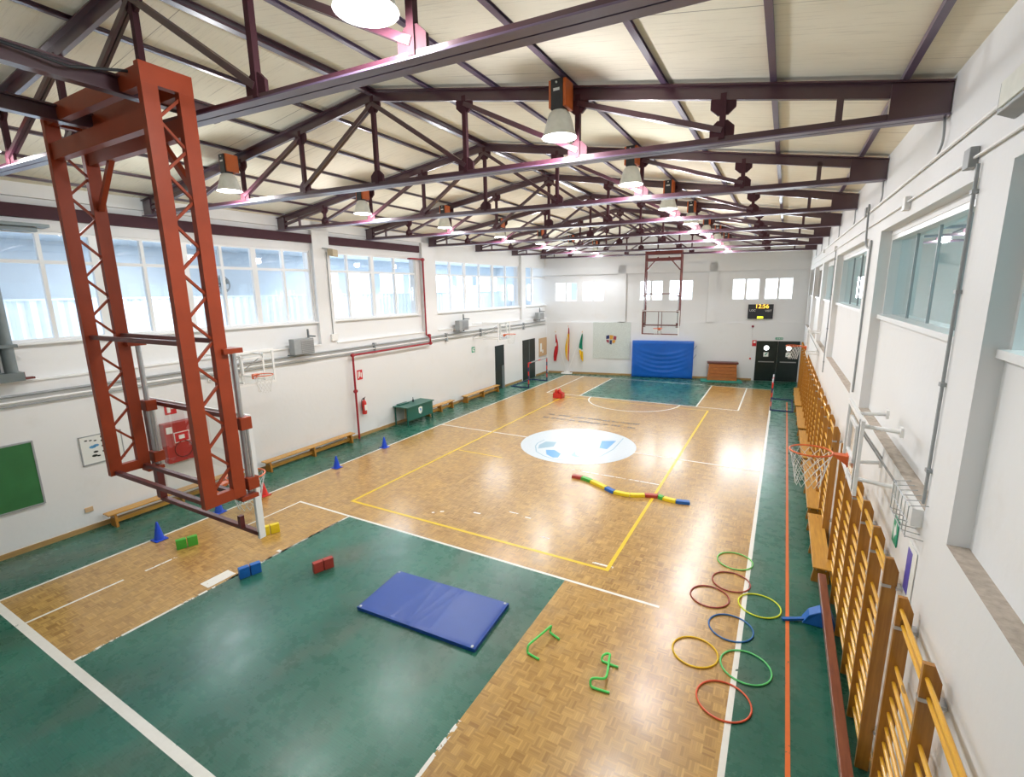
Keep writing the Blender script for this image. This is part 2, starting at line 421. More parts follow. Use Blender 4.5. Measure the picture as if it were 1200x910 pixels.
# free throw arc
def arc(cx, cy, R, a0, a1, w, mi, n=40, z=L+.0006):
    for i in range(n):
        a = a0+(a1-a0)*i/n; b = a0+(a1-a0)*(i+1)/n
        fl.face([(cx+R*math.cos(a),cy+R*math.sin(a),z),(cx+(R+w)*math.cos(a),cy+(R+w)*math.sin(a),z),(cx+(R+w)*math.cos(b),cy+(R+w)*math.sin(b),z),(cx+R*math.cos(b),cy+R*math.sin(b),z)], mi)
arc(-5.67, 21.45, 2.0, PI, 2*PI, .06, 2)
for a0, a1 in ((2.35,2.39),(2.2,2.26),(1.6,1.72)): arc(-5.67, 7.13, 1.45, a0, a1, .05, 2, 4)
for (x, y) in ((-5.05,9.0),(-4.7,8.93),(-3.95,8.3)): quad(x-.12, x+.12, y-.02, y+.02, L, 3)
quad(-2.75,-2.35,7.85,7.9,L,3)
# centre disc and faded shield
n = 64; fl.face([(-5.6+1.88*math.cos(2*PI*k/n), 14.35+1.88*math.sin(2*PI*k/n), L+.001) for k in range(n)], 6)
z2 = L+.002
fl.face([(-6.58,13.38,z2),(-6.72,13.75,z2),(-6.67,14.16,z2),(-6.32,14.28,z2),(-6.22,13.8,z2)], 8)
fl.face([(-6.3,13.38,z2),(-6.05,13.5,z2),(-5.72,13.24,z2),(-5.66,12.88,z2),(-5.8,12.81,z2),(-6.1,13.0,z2)], 7)
fl.face([(-5.01,15.06,z2),(-4.58,15.27,z2),(-4.58,14.3,z2),(-4.84,14.3,z2)], 7)
fl.face([(-5.42,13.68,z2),(-5.3,13.4,z2),(-5.2,13.3,z2),(-5.04,13.26,z2),(-5.2,13.16,z2),(-5.38,13.25,z2)], 8)
sh = [(-6.8,14.34),(-6.85,13.9),(-6.77,13.58),(-6.5,13.1),(-6.15,12.85),(-5.68,12.68),(-5.1,12.85),(-4.54,13.57),(-4.40,14.4),(-4.45,15.65)]
for i in range(len(sh)-1):
    a, b = Vector((*sh[i],z2)), Vector((*sh[i+1],z2)); d = (b-a).normalized(); w = Vector((-d.y,d.x,0))*.018
    fl.face([a-w,b-w,b+w,a+w], 8)
# two rows of small dark lettering, too worn to read
for row, y in ((0,17.62),(1,17.08)):
    x = -8.15
    while x < -4.42:
        w = random.uniform(.03,.09)
        if random.random() < .86: quad(x, x+w, y-.085, y+random.uniform(.02,.10), L+.001, 9)
        x += w+random.uniform(.012,.05)
floor = fl.build('floor', [M['parquet'],M['green'],M['line'],M['linew'],M['yline'],M['oline'],M['logow'],M['logob'],M['logol'],M['mark']])
struct(floor)

# ------------------------------------------------------------------ ceiling
APX, APZ = -5.87, 8.07
def ztop(x): return APZ-(APX-x)*.1325 if x < APX else APZ-(x-APX)*.1775
ce = MB()
for xa, xb in ((-15.0, APX), (APX, 3.2)):
    za, zb = ztop(xa)+.05, ztop(xb)+.05
    ce.prism([(xa,-3,za),(xb,-3,zb),(xb,-3,zb+.12),(xa,-3,za+.12)], (0,34.5,0))
struct(ce.build('ceiling', M['ceil']))

# ------------------------------------------------------------------ walls
# right wall
w = MB(XFR)
w.box((0,-3,0), (.45,31,3.08))                      # thick lower wall
w.box((0,-3,5.78), (.45,31,7.4))                    # beam above the windows
pil_r = [(-.6,.1),(4.47,5.10),(9.25,10.45),(15.75,16.30),(20.35,20.95),(25.0,25.55),(28.9,30.9)]
for a, b in pil_r: w.box((0,a,3.08), (.45,b,5.78))
for i in range(len(pil_r)-1):
    a, b = pil_r[i][1], pil_r[i+1][0]
    w.box((.13,a,3.08), (.45,b,4.52))
    w.box((.13,a,5.70), (.45,b,5.78))
w.box((0,-3,3.08), (.45,-.6,5.78))
struct(w.build('wall_right', M['wall']))
w = MB(XFR)
for i in range(len(pil_r)-1):
    a, b = pil_r[i][1], pil_r[i+1][0]
    w.box((.0,a+.0,3.08), (.13,b,3.085))
struct(w.build('trim_1', M['ledge']))

winno = 0
def new_window(xf):
    global winno
    winno += 1
    o = sempty('window_%d' % winno); return o
# right windows: sliding panes with slim dark mullions
for i in range(len(pil_r)-1):
    a, b = pil_r[i][1], pil_r[i+1][0]
    if b < 0: continue
    W = new_window(XFR)
    f = MB(XFR)
    f.box((.08,a,4.50), (.30,b,4.56)); f.box((.14,a,5.64), (.30,b,5.70)); f.box((.14,a,4.56), (.30,a+.03,5.64)); f.box((.14,b-.05,4.56), (.30,b,5.64))
    f.build('window_frame', M['wframe'], W)
    n = 4; m = MB(XFR)
    for k in range(1, n):
        y = a+(b-a)*k/n; m.box((.24,y-.014,4.56), (.27,y+.014,5.64))
    m.build('mullion', M['greym'], W)
    for k in range(n):
        y0 = a+(b-a)*k/n+.015; y1 = a+(b-a)*(k+1)/n-.015
        g = MB(XFR); g.face([(.255,y0,4.56),(.255,y1,4.56),(.255,y1,5.64),(.255,y0,5.64)]); g.build('pane', M['glassr'], W)
# rooms behind the right wall
w = MB(XFR)
w.box((.45,-3,3.2), (4.2,31,3.3)); w.box((4.2,-3,3.2), (4.3,31,6.6)); w.box((.45,-3,6.5), (4.3,31,6.6))
for y in (-3, 10.0, 20.5, 31): w.box((.45,y-.05,3.3), (4.2,y+.05,6.5))
struct(w.build('wall_annex_right', M['teal']))

# left wall
w = MB(XFL)
w.box((-.45,-3,0), (0,31,3.40))
LWIN = [(3.25-1.8,10.45,[3.25-.9,3.25,4.15,5.05,5.95,6.85,7.75,8.65,9.55],[3.25,5.05,6.85,8.65]),
        (11.18,15.34,[11.95,13.08,14.2],[13.08]),
        (16.55,23.75,[17.65,18.75,19.95,21.15,22.4],[18.75,21.15]),
        (24.45,27.1,[25.4],[25.4])]
Z0, Z1 = 4.15, 6.32
prev = -3
for a, b, ms, wide in LWIN:
    w.box((-.45,prev,3.40), (-.12,a,7.45)); w.box((-.45,a,3.40), (-.12,b,Z0)); w.box((-.45,a,Z1), (-.12,b,7.45)); prev = b
w.box((-.45,prev,3.40), (-.12,31,7.45))
for a, b in ((10.50,11.12),(15.62,16.45),(23.82,24.3),(27.0,27.6)): w.box((-.12,a,3.40), (.0,b,7.3))
w.box((-.12,-3,6.93),(-.0,31,7.4))
struct(w.build('wall_left', M['wall']))
w = MB(XFL); w.box((-.12,-3,3.40), (.03,10.5,3.43)); w.box((-.12,11.12,3.40), (.03,15.62,3.43)); w.box((-.12,16.45,3.40),(.03,23.82,3.43))
struct(w.build('trim_2', M['white']))
for a, b, ms, wide in LWIN:
    W = new_window(XFL); f = MB(XFL); t = .05
    f.box((-.30,a,Z0), (-.14,b,Z0+.06)); f.box((-.13,a-.05,Z0-.04), (-.02,b+.05,Z0)); f.box((-.28,a,Z1-.05), (-.16,b,Z1)); f.box((-.279,a,Z0+.061), (-.161,a+t,Z1-.051)); f.box((-.279,b-t,Z0+.061), (-.161,b,Z1-.051))
    f.build('window_frame', M['wframe'], W)
    tr = MB(XFL); tr.box((-.26,a,5.69), (-.17,b,5.76)); tr.build('transom', M['wframe'], W)
    for y in ms:
        m = MB(XFL); hw = .075 if y in wide else .035; m.box((-.27,y-hw,Z0+.06), (-.165,y+hw,Z1-.05)); m.build('mullion', M['wframe'], W)
    ys = [a]+ms+[b]
    for k in range(len(ys)-1):
        g = MB(XFL); g.face([(-.215,ys[k]+.02,Z0+.05),(-.215,ys[k+1]-.02,Z0+.05),(-.215,ys[k+1]-.02,Z1-.05),(-.215,ys[k]+.02,Z1-.05)]); g.build('pane', M['glass'], W)
# purple lintels over the left windows
for a, b, lab in ((-2.5,10.62,'long dark maroon steel lintel beam over the first bank of left windows'),(11.15,15.5,'short dark maroon steel lintel beam over the second left window bank')):
    m = MB(XFL); m.channel((-.06,a,6.67),(-.06,b,6.67),.09,.25,.015,side=-1); m.box((-.11,a,6.55),(-.02,b,6.79))
    tag(m.build('lintel_beam', M['mattep'], loc=XFL@Vector((0,(a+b)/2,6.55))), lab, 'steel beam')

# neighbouring hall seen through the left windows
w = MB(XFL)
w.box((-7.2,-4,2.6), (-.45,33,2.7)); w.box((-7.2,-4,6.75), (-.45,33,6.85)); w.box((-7.2,-4,2.6), (-.45,-3.9,6.8)); w.box((-7.2,32.9,2.6), (-.45,33,6.8))
w.box((-7.3,-4,2.6), (-7.2,33,3.4)); w.box((-7.3,-4,6.1), (-7.2,33,6.8))
y = -4
while y < 33:
    w.box((-7.3,y,3.4), (-7.2,y+(2.4 if y < 15 else .5),6.1)); y += 2.4
struct(w.build('wall_annex_left', M['annex']))
# pleated curtain / fence in the neighbouring hall
m = MB(XFL); N_ = 420; pts = []
for i in range(N_+1):
    y = -3.5+36*i/N_; pts.append((-5.6+.05*math.sin(i*1.9)+.03*math.sin(i*.37), y))
ph = 4.95
for i in range(N_):
    a, b = pts[i], pts[i+1]
    m.face([(a[0],a[1],2.7),(b[0],b[1],2.7),(b[0],b[1],ph),(a[0],a[1],ph)])
m.box((-5.66,-3.5,ph), (-5.54,32.5,ph+.05))
tag(m.build('pleated_curtain', M['curtain'], loc=XFL@Vector((-5.6,14,2.7)), smooth=True), 'long pleated pale blue white curtain hanging in the hall beyond the left windows', 'curtain')

T = thing('wall_fan', 'round dark wall fan in the hall beyond the left windows', 'fan', XFL@Vector((-7.1,11.6,5.1)))
m = MB(XFL); m.torus((-7.08,11.6,5.45), .33, .03, 32, 8, ax='x'); m.build('guard_ring', M['greym'], T, smooth=True)
for k in range(4):
    a = k*PI/2+.4; m = MB(XFL); c_ = Vector((-7.1,11.6,5.45)); d_ = Vector((0,math.cos(a),math.sin(a))); e_ = Vector((.03,-math.sin(a),math.cos(a)))
    m.prism([c_+d_*.05+e_*.05, c_+d_*.29+e_*.12, c_+d_*.29-e_*.10, c_+d_*.05-e_*.03], (.008,0,0)); m.build('blade', M['duct'], T)
m = MB(XFL); m.cyl((-7.19,11.6,5.45),(-7.05,11.6,5.45),.07,16); m.build('motor_hub', M['black'], T)

# far wall with its row of openings
FW = [(-12.06,-10.80),(-10.45,-9.25),(-7.24,-6.03),(-5.70,-4.48),(-2.52,-1.26),(-.98,.27)]
def zt(x): return 5.52-(x+12)*.014
w = MB(XFF)
u0, u1 = U(-13.6), U(2.0)
w.box((u0,0,0), (u1,.35,4.36)); w.box((u0,0,5.44), (u1,.35,8.6))
prev = u0
for a, b in FW:
    w.box((prev,0,4.36), (U(a),.35,5.44)); prev = U(b)
w.box((prev,0,4.36), (u1,.35,5.44))
# recessed bays: piers and beam stand proud
for a, b in ((-8.45,-8.0),(-3.72,-3.30)): w.box((U(a),-.12,3.15), (U(b),0,6.3))
w.box((u0,-.12,5.86), (u1,0,6.30)); w.box((u0,-.06,0), (u1,0,3.12))
struct(w.build('wall_far', M['wall']))
for a, b in FW:
    W = new_window(XFF); f = MB(XFF); ua, ub = U(a), U(b); um = (ua+ub)/2
    f.box((ua,.10,4.36),(ub,.16,4.40)); f.box((ua,.10,5.40),(ub,.16,5.44)); f.box((ua,.10,4.40),(ua+.04,.16,5.40)); f.box((ub-.04,.10,4.40),(ub,.16,5.40)); f.build('window_frame', M['wframe'], W)
    f = MB(XFF); f.box((um-.06,.02,4.40),(um+.06,.17,5.40)); f.build('mullion', M['wframe'], W)
    for s0, s1 in ((ua+.04,um-.06),(um+.06,ub-.04)):
        g = MB(XFF); g.face([(s0,.13,4.40),(s1,.13,4.40),(s1,.13,5.40),(s0,.13,5.40)]); g.build('pane', M['glass'], W)
# near wall behind the camera
w = MB(); w.box((-14,-3.2,0),(2.2,-3,8.6)); struct(w.build('wall_near', M['wall']))
# baseboards
w = MB(XFL); w.box((0,-3,0),(.025,20.75,.11)); w.box((0,21.85,0),(.025,23.7,.11)); w.box((0,25.45,0),(.025,26.9,.11)); struct(w.build('baseboard_left', M['base']))
w = MB(XFF); w.box((U(-12.5),-.085,0),(U(-1.3),-.06,.12)); struct(w.build('baseboard_far', M['base']))
w = MB(XFR); w.box((-.02,-3,0),(0,29,.10)); struct(w.build('baseboard_right', M['base']))

# ------------------------------------------------------------------ doors
D = sempty('door_1'); m = MB(XFL); m.box((-.02,20.92,0),(.03,21.78,2.27)); m.build('door_leaf', M['door'], D)
m = MB(XFL); m.box((.03,21.5,0),(.05,21.76,1.2)); m.build('lower_panel', M['duct'], D)
D = sempty('door_2'); m = MB(XFL); m.box((-.02,23.84,0),(.03,25.32,2.28)); m.build('door_leaf', M['door'], D)
m = MB(XFL); m.box((.03,24.56,.02),(.04,24.60,2.25)); m.build('door_strip', M['duct'], D)
D = sempty('door_3')
for s, (a, b) in enumerate(((-1.17,-.17),(-.15,.85))):
    m = MB(XFF); m.box((U(a),-.10,.02),(U(b),-.05,2.17)); lf = m.build('door_leaf', M['door'], D)
    cx = U((a+b)/2-(.0 if s else .02)); m = MB(XFF)
    m.prism([(cx+.13*math.cos(2*PI*k/24),-.115,1.80+.13*math.sin(2*PI*k/24)) for k in range(24)],(0,.012,0)); m.build('porthole', M['porth'], lf)
    m = MB(XFF); m.box((cx-.12,-.112,1.34),(cx+.12,-.10,1.57),0); m.prism([(cx-.08,-.116,1.40),(cx+.02,-.116,1.54),(cx+.08,-.116,1.54),(cx-.02,-.116,1.40)],(0,.004,0),1); m.build('door_notice', [M['signt'],M['signg']], lf)
    m = MB(XFF); m.box((U(a)+.14,-.17,1.04),(U(b)-.12,-.13,1.09)); m.box((U(a)+.15,-.14,1.045),(U(a)+.19,-.10,1.085)); m.box((U(b)-.17,-.14,1.045),(U(b)-.13,-.10,1.085)); m.build('push_bar', M['steel'], lf)

def text_obj(name, body, size, mt, parent, loc, rot, ext=.004):
    cu = bpy.data.curves.new(name, 'FONT'); cu.body = body; cu.size = size; cu.extrude = ext; cu.align_x = 'CENTER'; cu.align_y = 'CENTER'
    t = bpy.data.objects.new(name, cu); COL.objects.link(t)
    dg = bpy.context.evaluated_depsgraph_get(); me = bpy.data.meshes.new_from_object(t.evaluated_get(dg))
    bpy.data.objects.remove(t)
    o = bpy.data.objects.new(name, me); COL.objects.link(o); me.materials.clear(); me.materials.append(mt)
    o.matrix_world = Matrix.Translation(loc) @ rot
    if parent is not None:
        mw = o.matrix_world.copy(); o.parent = parent; o.matrix_basis = Matrix.Translation(-Vector(parent['_o'])) @ mw
    return o
RFAR = Matrix.Rotation(AF,4,'Z') @ Matrix.Rotation(PI/2,4,'X')

# scoreboard
c0 = XFF @ Vector((U(-1.11),-.05,3.72))
T = thing('scoreboard', 'black electronic scoreboard with amber digits high on the far wall', 'scoreboard', c0)
m = MB(XFF); m.box((U(-1.70),-.14,3.34),(U(-.53),0,4.10)); m.build('casing', M['black'], T)
text_obj('clock_digits', '12:56', .30, M['digit'], T, XFF@Vector((U(-1.07),-.155,3.99)), RFAR)
text_obj('home_lettering', 'LOC', .15, M['signt'], T, XFF@Vector((U(-1.50),-.155,3.78)), RFAR)
text_obj('visitor_lettering', 'VISIT', .15, M['signt'], T, XFF@Vector((U(-.76),-.155,3.76)), RFAR)
m = MB(XFF); m.box((U(-1.26),-.15,3.36),(U(-.98),-.14,3.47)); m.build('period_panel', M['digity'], T)
# alarm bits and signs on far wall
def farbox(name, lab, cat, x0, x1, z0, z1, mt, t=.05, extra=None):
    T = thing(name, lab, cat, XFF@Vector((U((x0+x1)/2),-.06,z0))) if extra else None
    m = MB(XFF); m.box((U(x0),-.06-t,z0),(U(x1),-.06,z1))
    if T:
        m.build('body', mt, T); extra(T); return T
    return tag(m.build(name, mt, loc=XFF@Vector((U((x0+x1)/2),-.06,z0))), lab, cat)
m = MB(XFF); m.cyl((U(-1.42),-.06,2.94),(U(-1.42),-.13,2.94),.06,16); tag(m.build('alarm_beacon', M['wine'], loc=XFF@Vector((U(-1.42),-.06,2.94))), 'small round red alarm beacon on the far wall under the scoreboard', 'alarm')
m = MB(XFF); m.cyl((U(-1.42),-.07,1.2),(U(-1.42),-.07,2.9),.01,8); tag(m.build('wall_cable', M['white'], loc=XFF@Vector((U(-1.42),-.07,1.2))), 'thin white cable running down the wall left of the double door', 'cable')
def exs(T):
    m = MB(XFF); m.box((U(-1.33),-.075,2.05),(U(-1.22),-.07,2.15)); m.build('pictogram', M['signt'], T)
farbox('fire_sign', 'small red and white fire sign left of the black double door', 'sign', -1.38, -1.18, 1.88, 2.2, M['signr'], .01, exs)
farbox('call_button', 'small pink alarm push button at the bottom of the thin white cable', 'button', -1.46,-1.38,1.16,1.25, M['signr'], .03)
def exs2(T):
    m = MB(XFF)
    for k in range(5): m.box((U(-.25+.06*k),-.085,2.27),(U(-.22+.06*k),-.08,2.34))
    m.build('pictogram', M['signt'], T)
farbox('exit_sign', 'long green exit sign above the black double door', 'sign', -.30,.05,2.25,2.36, M['signg'], .02, exs2)

# mural panel with crest
T = thing('crest_mural', 'square speckled grey green panel with a small colourful crest on the far wall', 'mural', XFF@Vector((U(-8.75),-.06,.98)))
m = MB(XFF); m.box((U(-9.81),-.09,.98),(U(-7.68),-.06,3.12)); m.build('panel', M['mural'], T)
cr = [('navy_patch',[(-.26,.22),(-.10,.26),(-.10,.05),(-.26,.02)],'navy'),('amber_patch',[(-.08,.26),(.10,.24),(.06,.02),(-.08,.0)],'amber'),('wine_patch',[(.12,.22),(.26,.18),(.24,-.02),(.10,.0)],'wine'),
      ('navy_patch',[(-.26,-.02),(-.12,-.02),(-.10,-.2),(-.22,-.16)],'wine'),('navy_patch',[(-.08,-.04),(.04,-.04),(.02,-.3),(-.08,-.26)],'navy'),('amber_patch',[(.06,-.02),(.22,-.04),(.16,-.22),(.05,-.18)],'amber')]
for nm, pl, mt in cr:
    m = MB(XFF); m.prism([(U(-8.75)+a*1.15,-.105,2.12+b) for a, b in pl],(0,.012,0)); m.build('crest_patch', M[mt], T)

# flags on a stand
def flag(px, ptop, base, stripes, lab, w, x0, ztop_, zbot, fold):
    T = thing('flag', lab, 'flag', XFF@Vector((U(px),-.32,.1)), 'flags on the white stand')
    m = MB(XFF); m.cyl((U(base),-.35,.12),(U(px),-.25,ptop),.013,8); m.build('pole', M['white'], T)
    m = MB(XFF); m.lathe([(0,.10),(.022,.05),(.012,0)], (U(px),-.25,ptop), 10); m.build('finial', M['amber'], T, smooth=True)
    nz = 16; nx = 10; m = MB(XFF)
    for j in range(nz):
        for i in range(nx):
            P = []
            for (a, b) in ((i,j),(i+1,j),(i+1,j+1),(i,j+1)):
                s_ = a/nx; t = b/nz
                width = w*(.22+.6*min(1,t*1.7))*(1-.45*max(0,t-.7)/.3)
                xx = U(x0)+(s_-.45)*width+.05*math.sin(t*5+fold); yy = -.25+.05*math.sin(s_*9+fold+t*3)
                P.append((xx, yy, ztop_+(zbot-ztop_)*t+.06*math.sin(s_*3+fold)))
            m.face(P, stripes(i/nx, j/nz))
    m.build('cloth', [M['fred'],M['fyel'],M['fgre'],M['signt']], T, smooth=True)
flag(-12.02, 2.50, -11.30, lambda s,t: 3 if (.25<t<.42 and s<.5) else 0, 'red flag with white emblem, leftmost of the three on the stand', .32, -12.0, 2.35, .72, 0)
flag(-11.25, 2.85, -11.28, lambda s,t: 0 if (s>.75 or t<.16) else 1, 'yellow and red flag, middle and tallest of the three on the stand', .30, -11.27, 2.78, .82, 1.2)
flag(-10.42, 2.52, -11.26, lambda s,t: 2 if t<.52 else (3 if t<.58 else 1), 'green, white and yellow flag, rightmost of the three on the stand', .28, -10.45, 2.47, .86, 2.2)
m = MB(XFF); m.box((U(-11.62),-.5,.02),(U(-10.98),-.2,.10)); m.box((U(-11.45),-.42,.10),(U(-11.12),-.28,.18)); tag(m.build('flag_stand', M['white'], loc=XFF@Vector((U(-11.3),-.35,.02)), bevel=.01), 'low white stand block holding three flag poles in the far left corner', 'flag stand')

# big blue crash mat leaning on the far wall
def cushion(name, xf, a, b, c, d, thick, nu, nv, wr, mt, parent=None, loc=None, smooth=True):
    """a,b,c,d corners (a->b u, a->d v); displaced front, thickness along n"""
    m = MB(xf); a, b, c, d = map(Vector, (a,b,c,d)); nrm = (b-a).cross(d-a).normalized()
    def P(u, v, k):
        p = (a*(1-u)+b*u)*(1-v)+(d*(1-u)+c*u)*v
        e = min(u,1-u)*nu; e2 = min(v,1-v)*nv
        rnd = min(1, e/1.2)*min(1, e2/1.2)
        return p+nrm*(k*(thick*(.86+.14*rnd))+ (wr(u,v)*rnd if k else 0))
    vs = []; fs = []
    for k in (0,1):
        for j in range(nv+1):
            for i in range(nu+1): vs.append(P(i/nu, j/nv, k))
    s_ = (nu+1)*(nv+1)
    for j in range(nv):
        for i in range(nu):
            q = j*(nu+1)+i
            fs.append((q,q+nu+1,q+nu+2,q+1)); fs.append((s_+q,s_+q+1,s_+q+nu+2,s_+q+nu+1))
    for i in range(nu):
        fs.append((i,i+1,s_+i+1,s_+i)); q = nv*(nu+1)+i; fs.append((q+1,q,s_+q,s_+q+1))
    for j in range(nv):
        q = j*(nu+1); fs.append((q+nu+1,q,s_+q,s_+q+nu+1)); q += nu; fs.append((q,q+nu+1,s_+q+nu+1,s_+q))
    m.add(vs, fs); return m.build(name, mt, parent, smooth=smooth, loc=loc)
def wr1(u, v):
    s_ = 0
    for k in range(5):
        cu = .12+.2*k; s_ += .035*math.exp(-((v-(.25+.5*(u-.5)**2*2.0+.12*k-.1))/.03)**2)*math.sin(PI*u)
    return s_+.02*math.sin(7*u+3*v)*math.sin(5*v)
T = thing('crash_mat', 'big blue crash mat standing upright against the far wall under the hoop', 'mat', XFF@Vector((U(-5.9),-.4,0)))
cushion('mat_body', XFF, (U(-7.53),-.10,.02),(U(-4.27),-.10,.02),(U(-4.27),-.08,2.10),(U(-7.53),-.08,2.10), .34, 44, 30, wr1, M['blue'], T)
for (x, z) in ((-4.22,1.25),(-4.22,1.75)):
    m = MB(XFF); m.bar((U(x)-.06,-.25,z-.12),(U(x)+.10,-.25,z+.12),.03,.02,(0,1,0)); m.build('strap', M['greym'], T)
T = thing('vaulting_box', 'layered brown wooden vaulting box with dark padded top by the far wall', 'vaulting box', XFF@Vector((U(-2.8),-.5,0)))
for k in range(5):
    z = .05+.18*k; t0 = .012*k
    m = MB(XFF); m.prism([(U(-3.52)+t0,-.30-t0*.3,z),(U(-2.06)-t0,-.30-t0*.3,z),(U(-2.06)-t0-.01,-.30-t0*.3,z+.172),(U(-3.52)+t0+.01,-.30-t0*.3,z+.172)],(0,-.42,0)); m.build('box_section', M['vault'], T, bevel=.006)
m = MB(XFF); m.box((U(-3.56),-.76,.95),(U(-2.03),-.27,1.05)); m.build('padded_top', M['leather'], T, bevel=.025)
m = MB(XFF); m.box((U(-3.85),-1.05,.004),(U(-1.82),-.22,.045)); tag(m.build('gym_mat', mat('green_vinyl', (.02,.27,.20), .5, noise=.1), loc=XFF@Vector((U(-2.8),-.6,0)), bevel=.01), 'thin green gym mat lying under the wooden vaulting box', 'mat')

# ------------------------------------------------------------------ roof trusses
def zb(x): return 6.86-(x+12.92)*.0200          # centre of the bottom chord
TX = [-5.87+1.70*k for k in range(-4, 5)]
def build_truss():
    T = thing('roof_truss', 'x', 'roof truss', (APX,0,6.7), 'steel roof trusses')
    mp = M['purple']; XLe, XRi = -12.90, 1.185
    m = MB(); h = .15
    for xa, xb in ((XLe,APX),(APX,XRi)):
        m.bar((xa,0,ztop(xa)-.008),(xb,0,ztop(xb)-.008),.17,.016); m.bar((xa,0,ztop(xa)-h/2),(xb,0,ztop(xb)-h/2),.05,h-.01)
    m.build('top_chord', mp, T)
    m = MB(); zl, zr = zb(XLe), zb(XRi)
    for s in (-1,1):
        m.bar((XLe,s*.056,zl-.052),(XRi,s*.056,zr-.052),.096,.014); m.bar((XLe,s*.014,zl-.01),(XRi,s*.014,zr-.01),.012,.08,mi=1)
    m.build('bottom_chord', [M['violet'],mp], T)  # flanges get the lavender reflection as colour, stems stay plain maroon
    def node_t(x): return Vector((x,0,ztop(x)-.15))
    def node_b(x): return Vector((x,0,zb(x)+.05))
    def octo(c, r):
        m = MB(); m.prism([c+Vector((r*math.cos(PI/8+k*PI/4)*1.05,-.017,r*math.sin(PI/8+k*PI/4)*.95)) for k in range(8)],(0,.034,0)); m.build('gusset_plate', M['mattep'], T)
    for i, x in enumerate(TX):
        if i == len(TX)-1: continue
        a, b = node_t(x)+Vector((0,0,.07)), node_b(x)-Vector((0,0,.05)); m = MB(); m.bar(a, b, .062, .06, (0,1,0)); m.build('post', M['mattep'], T)
        if i > 0 or True:
            octo(node_t(x)-Vector((0,0,.03)), .135 if i != 4 else .15); octo(node_b(x)+Vector((0,0,.03)), .13)
    m = MB(); m.bar(node_t(-12.0)+Vector((0,0,.07)), node_b(-12.0)-Vector((0,0,.05)), .05, .05, (0,1,0)); m.build('post', mp, T)
    m = MB(); m.bar(node_t(.32)+Vector((0,0,.07)), node_b(.32)-Vector((0,0,.05)), .06, .05, (0,1,0)); m.build('post', mp, T)
    dg = []
    for k in range(0, 4): dg.append((TX[k+1], TX[k]))      # left: top of inner post to bottom of outer
    dg = [(TX[4],TX[3]),(TX[3],TX[2]),(TX[2],TX[1]),(TX[1],TX[0]),(TX[4],TX[5]),(TX[5],TX[6]),(TX[6],TX[7])]
    for a, b in dg:
        m = MB()
        for s in (-1,1): m.bar(node_t(a)+Vector((0,s*.022,-.03)), node_b(b)+Vector((0,s*.022,.04)), .06, .03, (0,1,0))
        m.build('diagonal', mp, T)
    for xe, s in ((XLe,1),(XRi,-1)):
        m = MB(); w_ = .30 if s > 0 else .46
        m.prism([(xe,-.05,zb(xe)-.06),(xe+s*w_,-.05,zb(xe+s*w_)-.04),(xe+s*w_,-.05,ztop(xe+s*w_)-.02),(xe,-.05,ztop(xe)-.02)],(0,.10,0)); m.build('end_plate', mp, T)
    return T
truss0 = build_truss()
TY = []
for k in range(-1, 7):
    yl = 6.08+3.34*k; yr = 6.27+3.13*k
    TY.append((yl, yr))
def truss_pt(k, x):
    yl, yr = TY[k]; return yl+(yr-yl)*(x+12.9)/14.1
for k in range(8):
    t = truss0 if k == 0 else copy_tree(truss0)
    yl, yr = TY[k]
    xl = XL-AL*yl if False else -13.0+.0145*yl+.02; xr = 1.2455-.0085*yr-.01
    t.location = ((xl+xr)/2 + (APX-(-12.90+1.185)/2)*(xr-xl)/14.085, truss_pt(k, APX), 6.7)
    t.rotation_euler = (0,0,math.atan2(yr-yl, xr-xl)); t.scale = ((xr-xl)/14.085,1,1)
    t['label'] = 'dark maroon steel roof truss, %s from the camera end of the hall' % ORD[k]
# purlins
PX = [APX+1.115*k for k in range(-6, 7)]
for k, x in enumerate(PX):
    m = MB(); z = ztop(x)+.05-.03 if x != APX else APZ+.015
    if abs(x-APX) < .01: m.channel((x,-2.9,z-.03),(x,29.0,z-.03),.10,.09,.012)
    else: m.channel((x,-2.9,z+.008),(x,28.6,z+.008),.06,.05,.008)
    side = 'left' if x < APX-.1 else 'right'
    if abs(x-APX) < .01: lab = 'thick maroon ridge purlin running along the peak of the ceiling'
    else: lab = 'thin maroon ceiling purlin, %s counted from the %s wall' % (['first','second','third','fourth','fifth','sixth'][k if side=='left' else 12-k], side)
    tag(m.build('roof_purlin', M['violet'] if x > APX+.1 else M['purple'], loc=(x,14,z)), lab, 'purlin', 'purlins under the ceiling')  # purlins right of the ridge use the colour with the sheen painted in

# ------------------------------------------------------------------ high bay lamps
def lamp_proto():
    T = thing('high_bay_lamp', 'x', 'ceiling lamp', (0,0,0), 'high bay lamps on the trusses')
    m = MB()
    m.box((-.11,-.07,.33),(-.075,.16,.63)); m.box((.075,-.07,.33),(.11,.16,.63)); m.box((-.11,.14,.33),(.11,.16,.63)); m.build('bracket', M['orange'], T)
    m = MB(); m.box((-.074,-.09,.30),(.074,.06,.63)); bb = m.build('ballast_box', M['black'], T)
    m = MB(); m.box((-.04,-.095,.50),(.04,-.09,.53)); m.cyl((0,-.10,.59),(0,-.09,.59),.012,8); m.build('ballast_label', M['signt'], bb)
    m = MB(); m.lathe([(.09,.30),(.125,.27),(.150,.20),(.175,.11),(.200,.03),(.215,.0),(.207,.0),(.19,.035),(.165,.11),(.14,.2),(.11,.26),(.0,.28)], (0,0,0), 36); m.build('shade', M['bell'], T, smooth=True)
    m = MB(); m.lathe([(.203,.012),(.12,-.008),(.0,-.014)], (0,0,0), 36); m.build('lens', M['lens'], T, smooth=True)
    return T
lamp0 = lamp_proto()
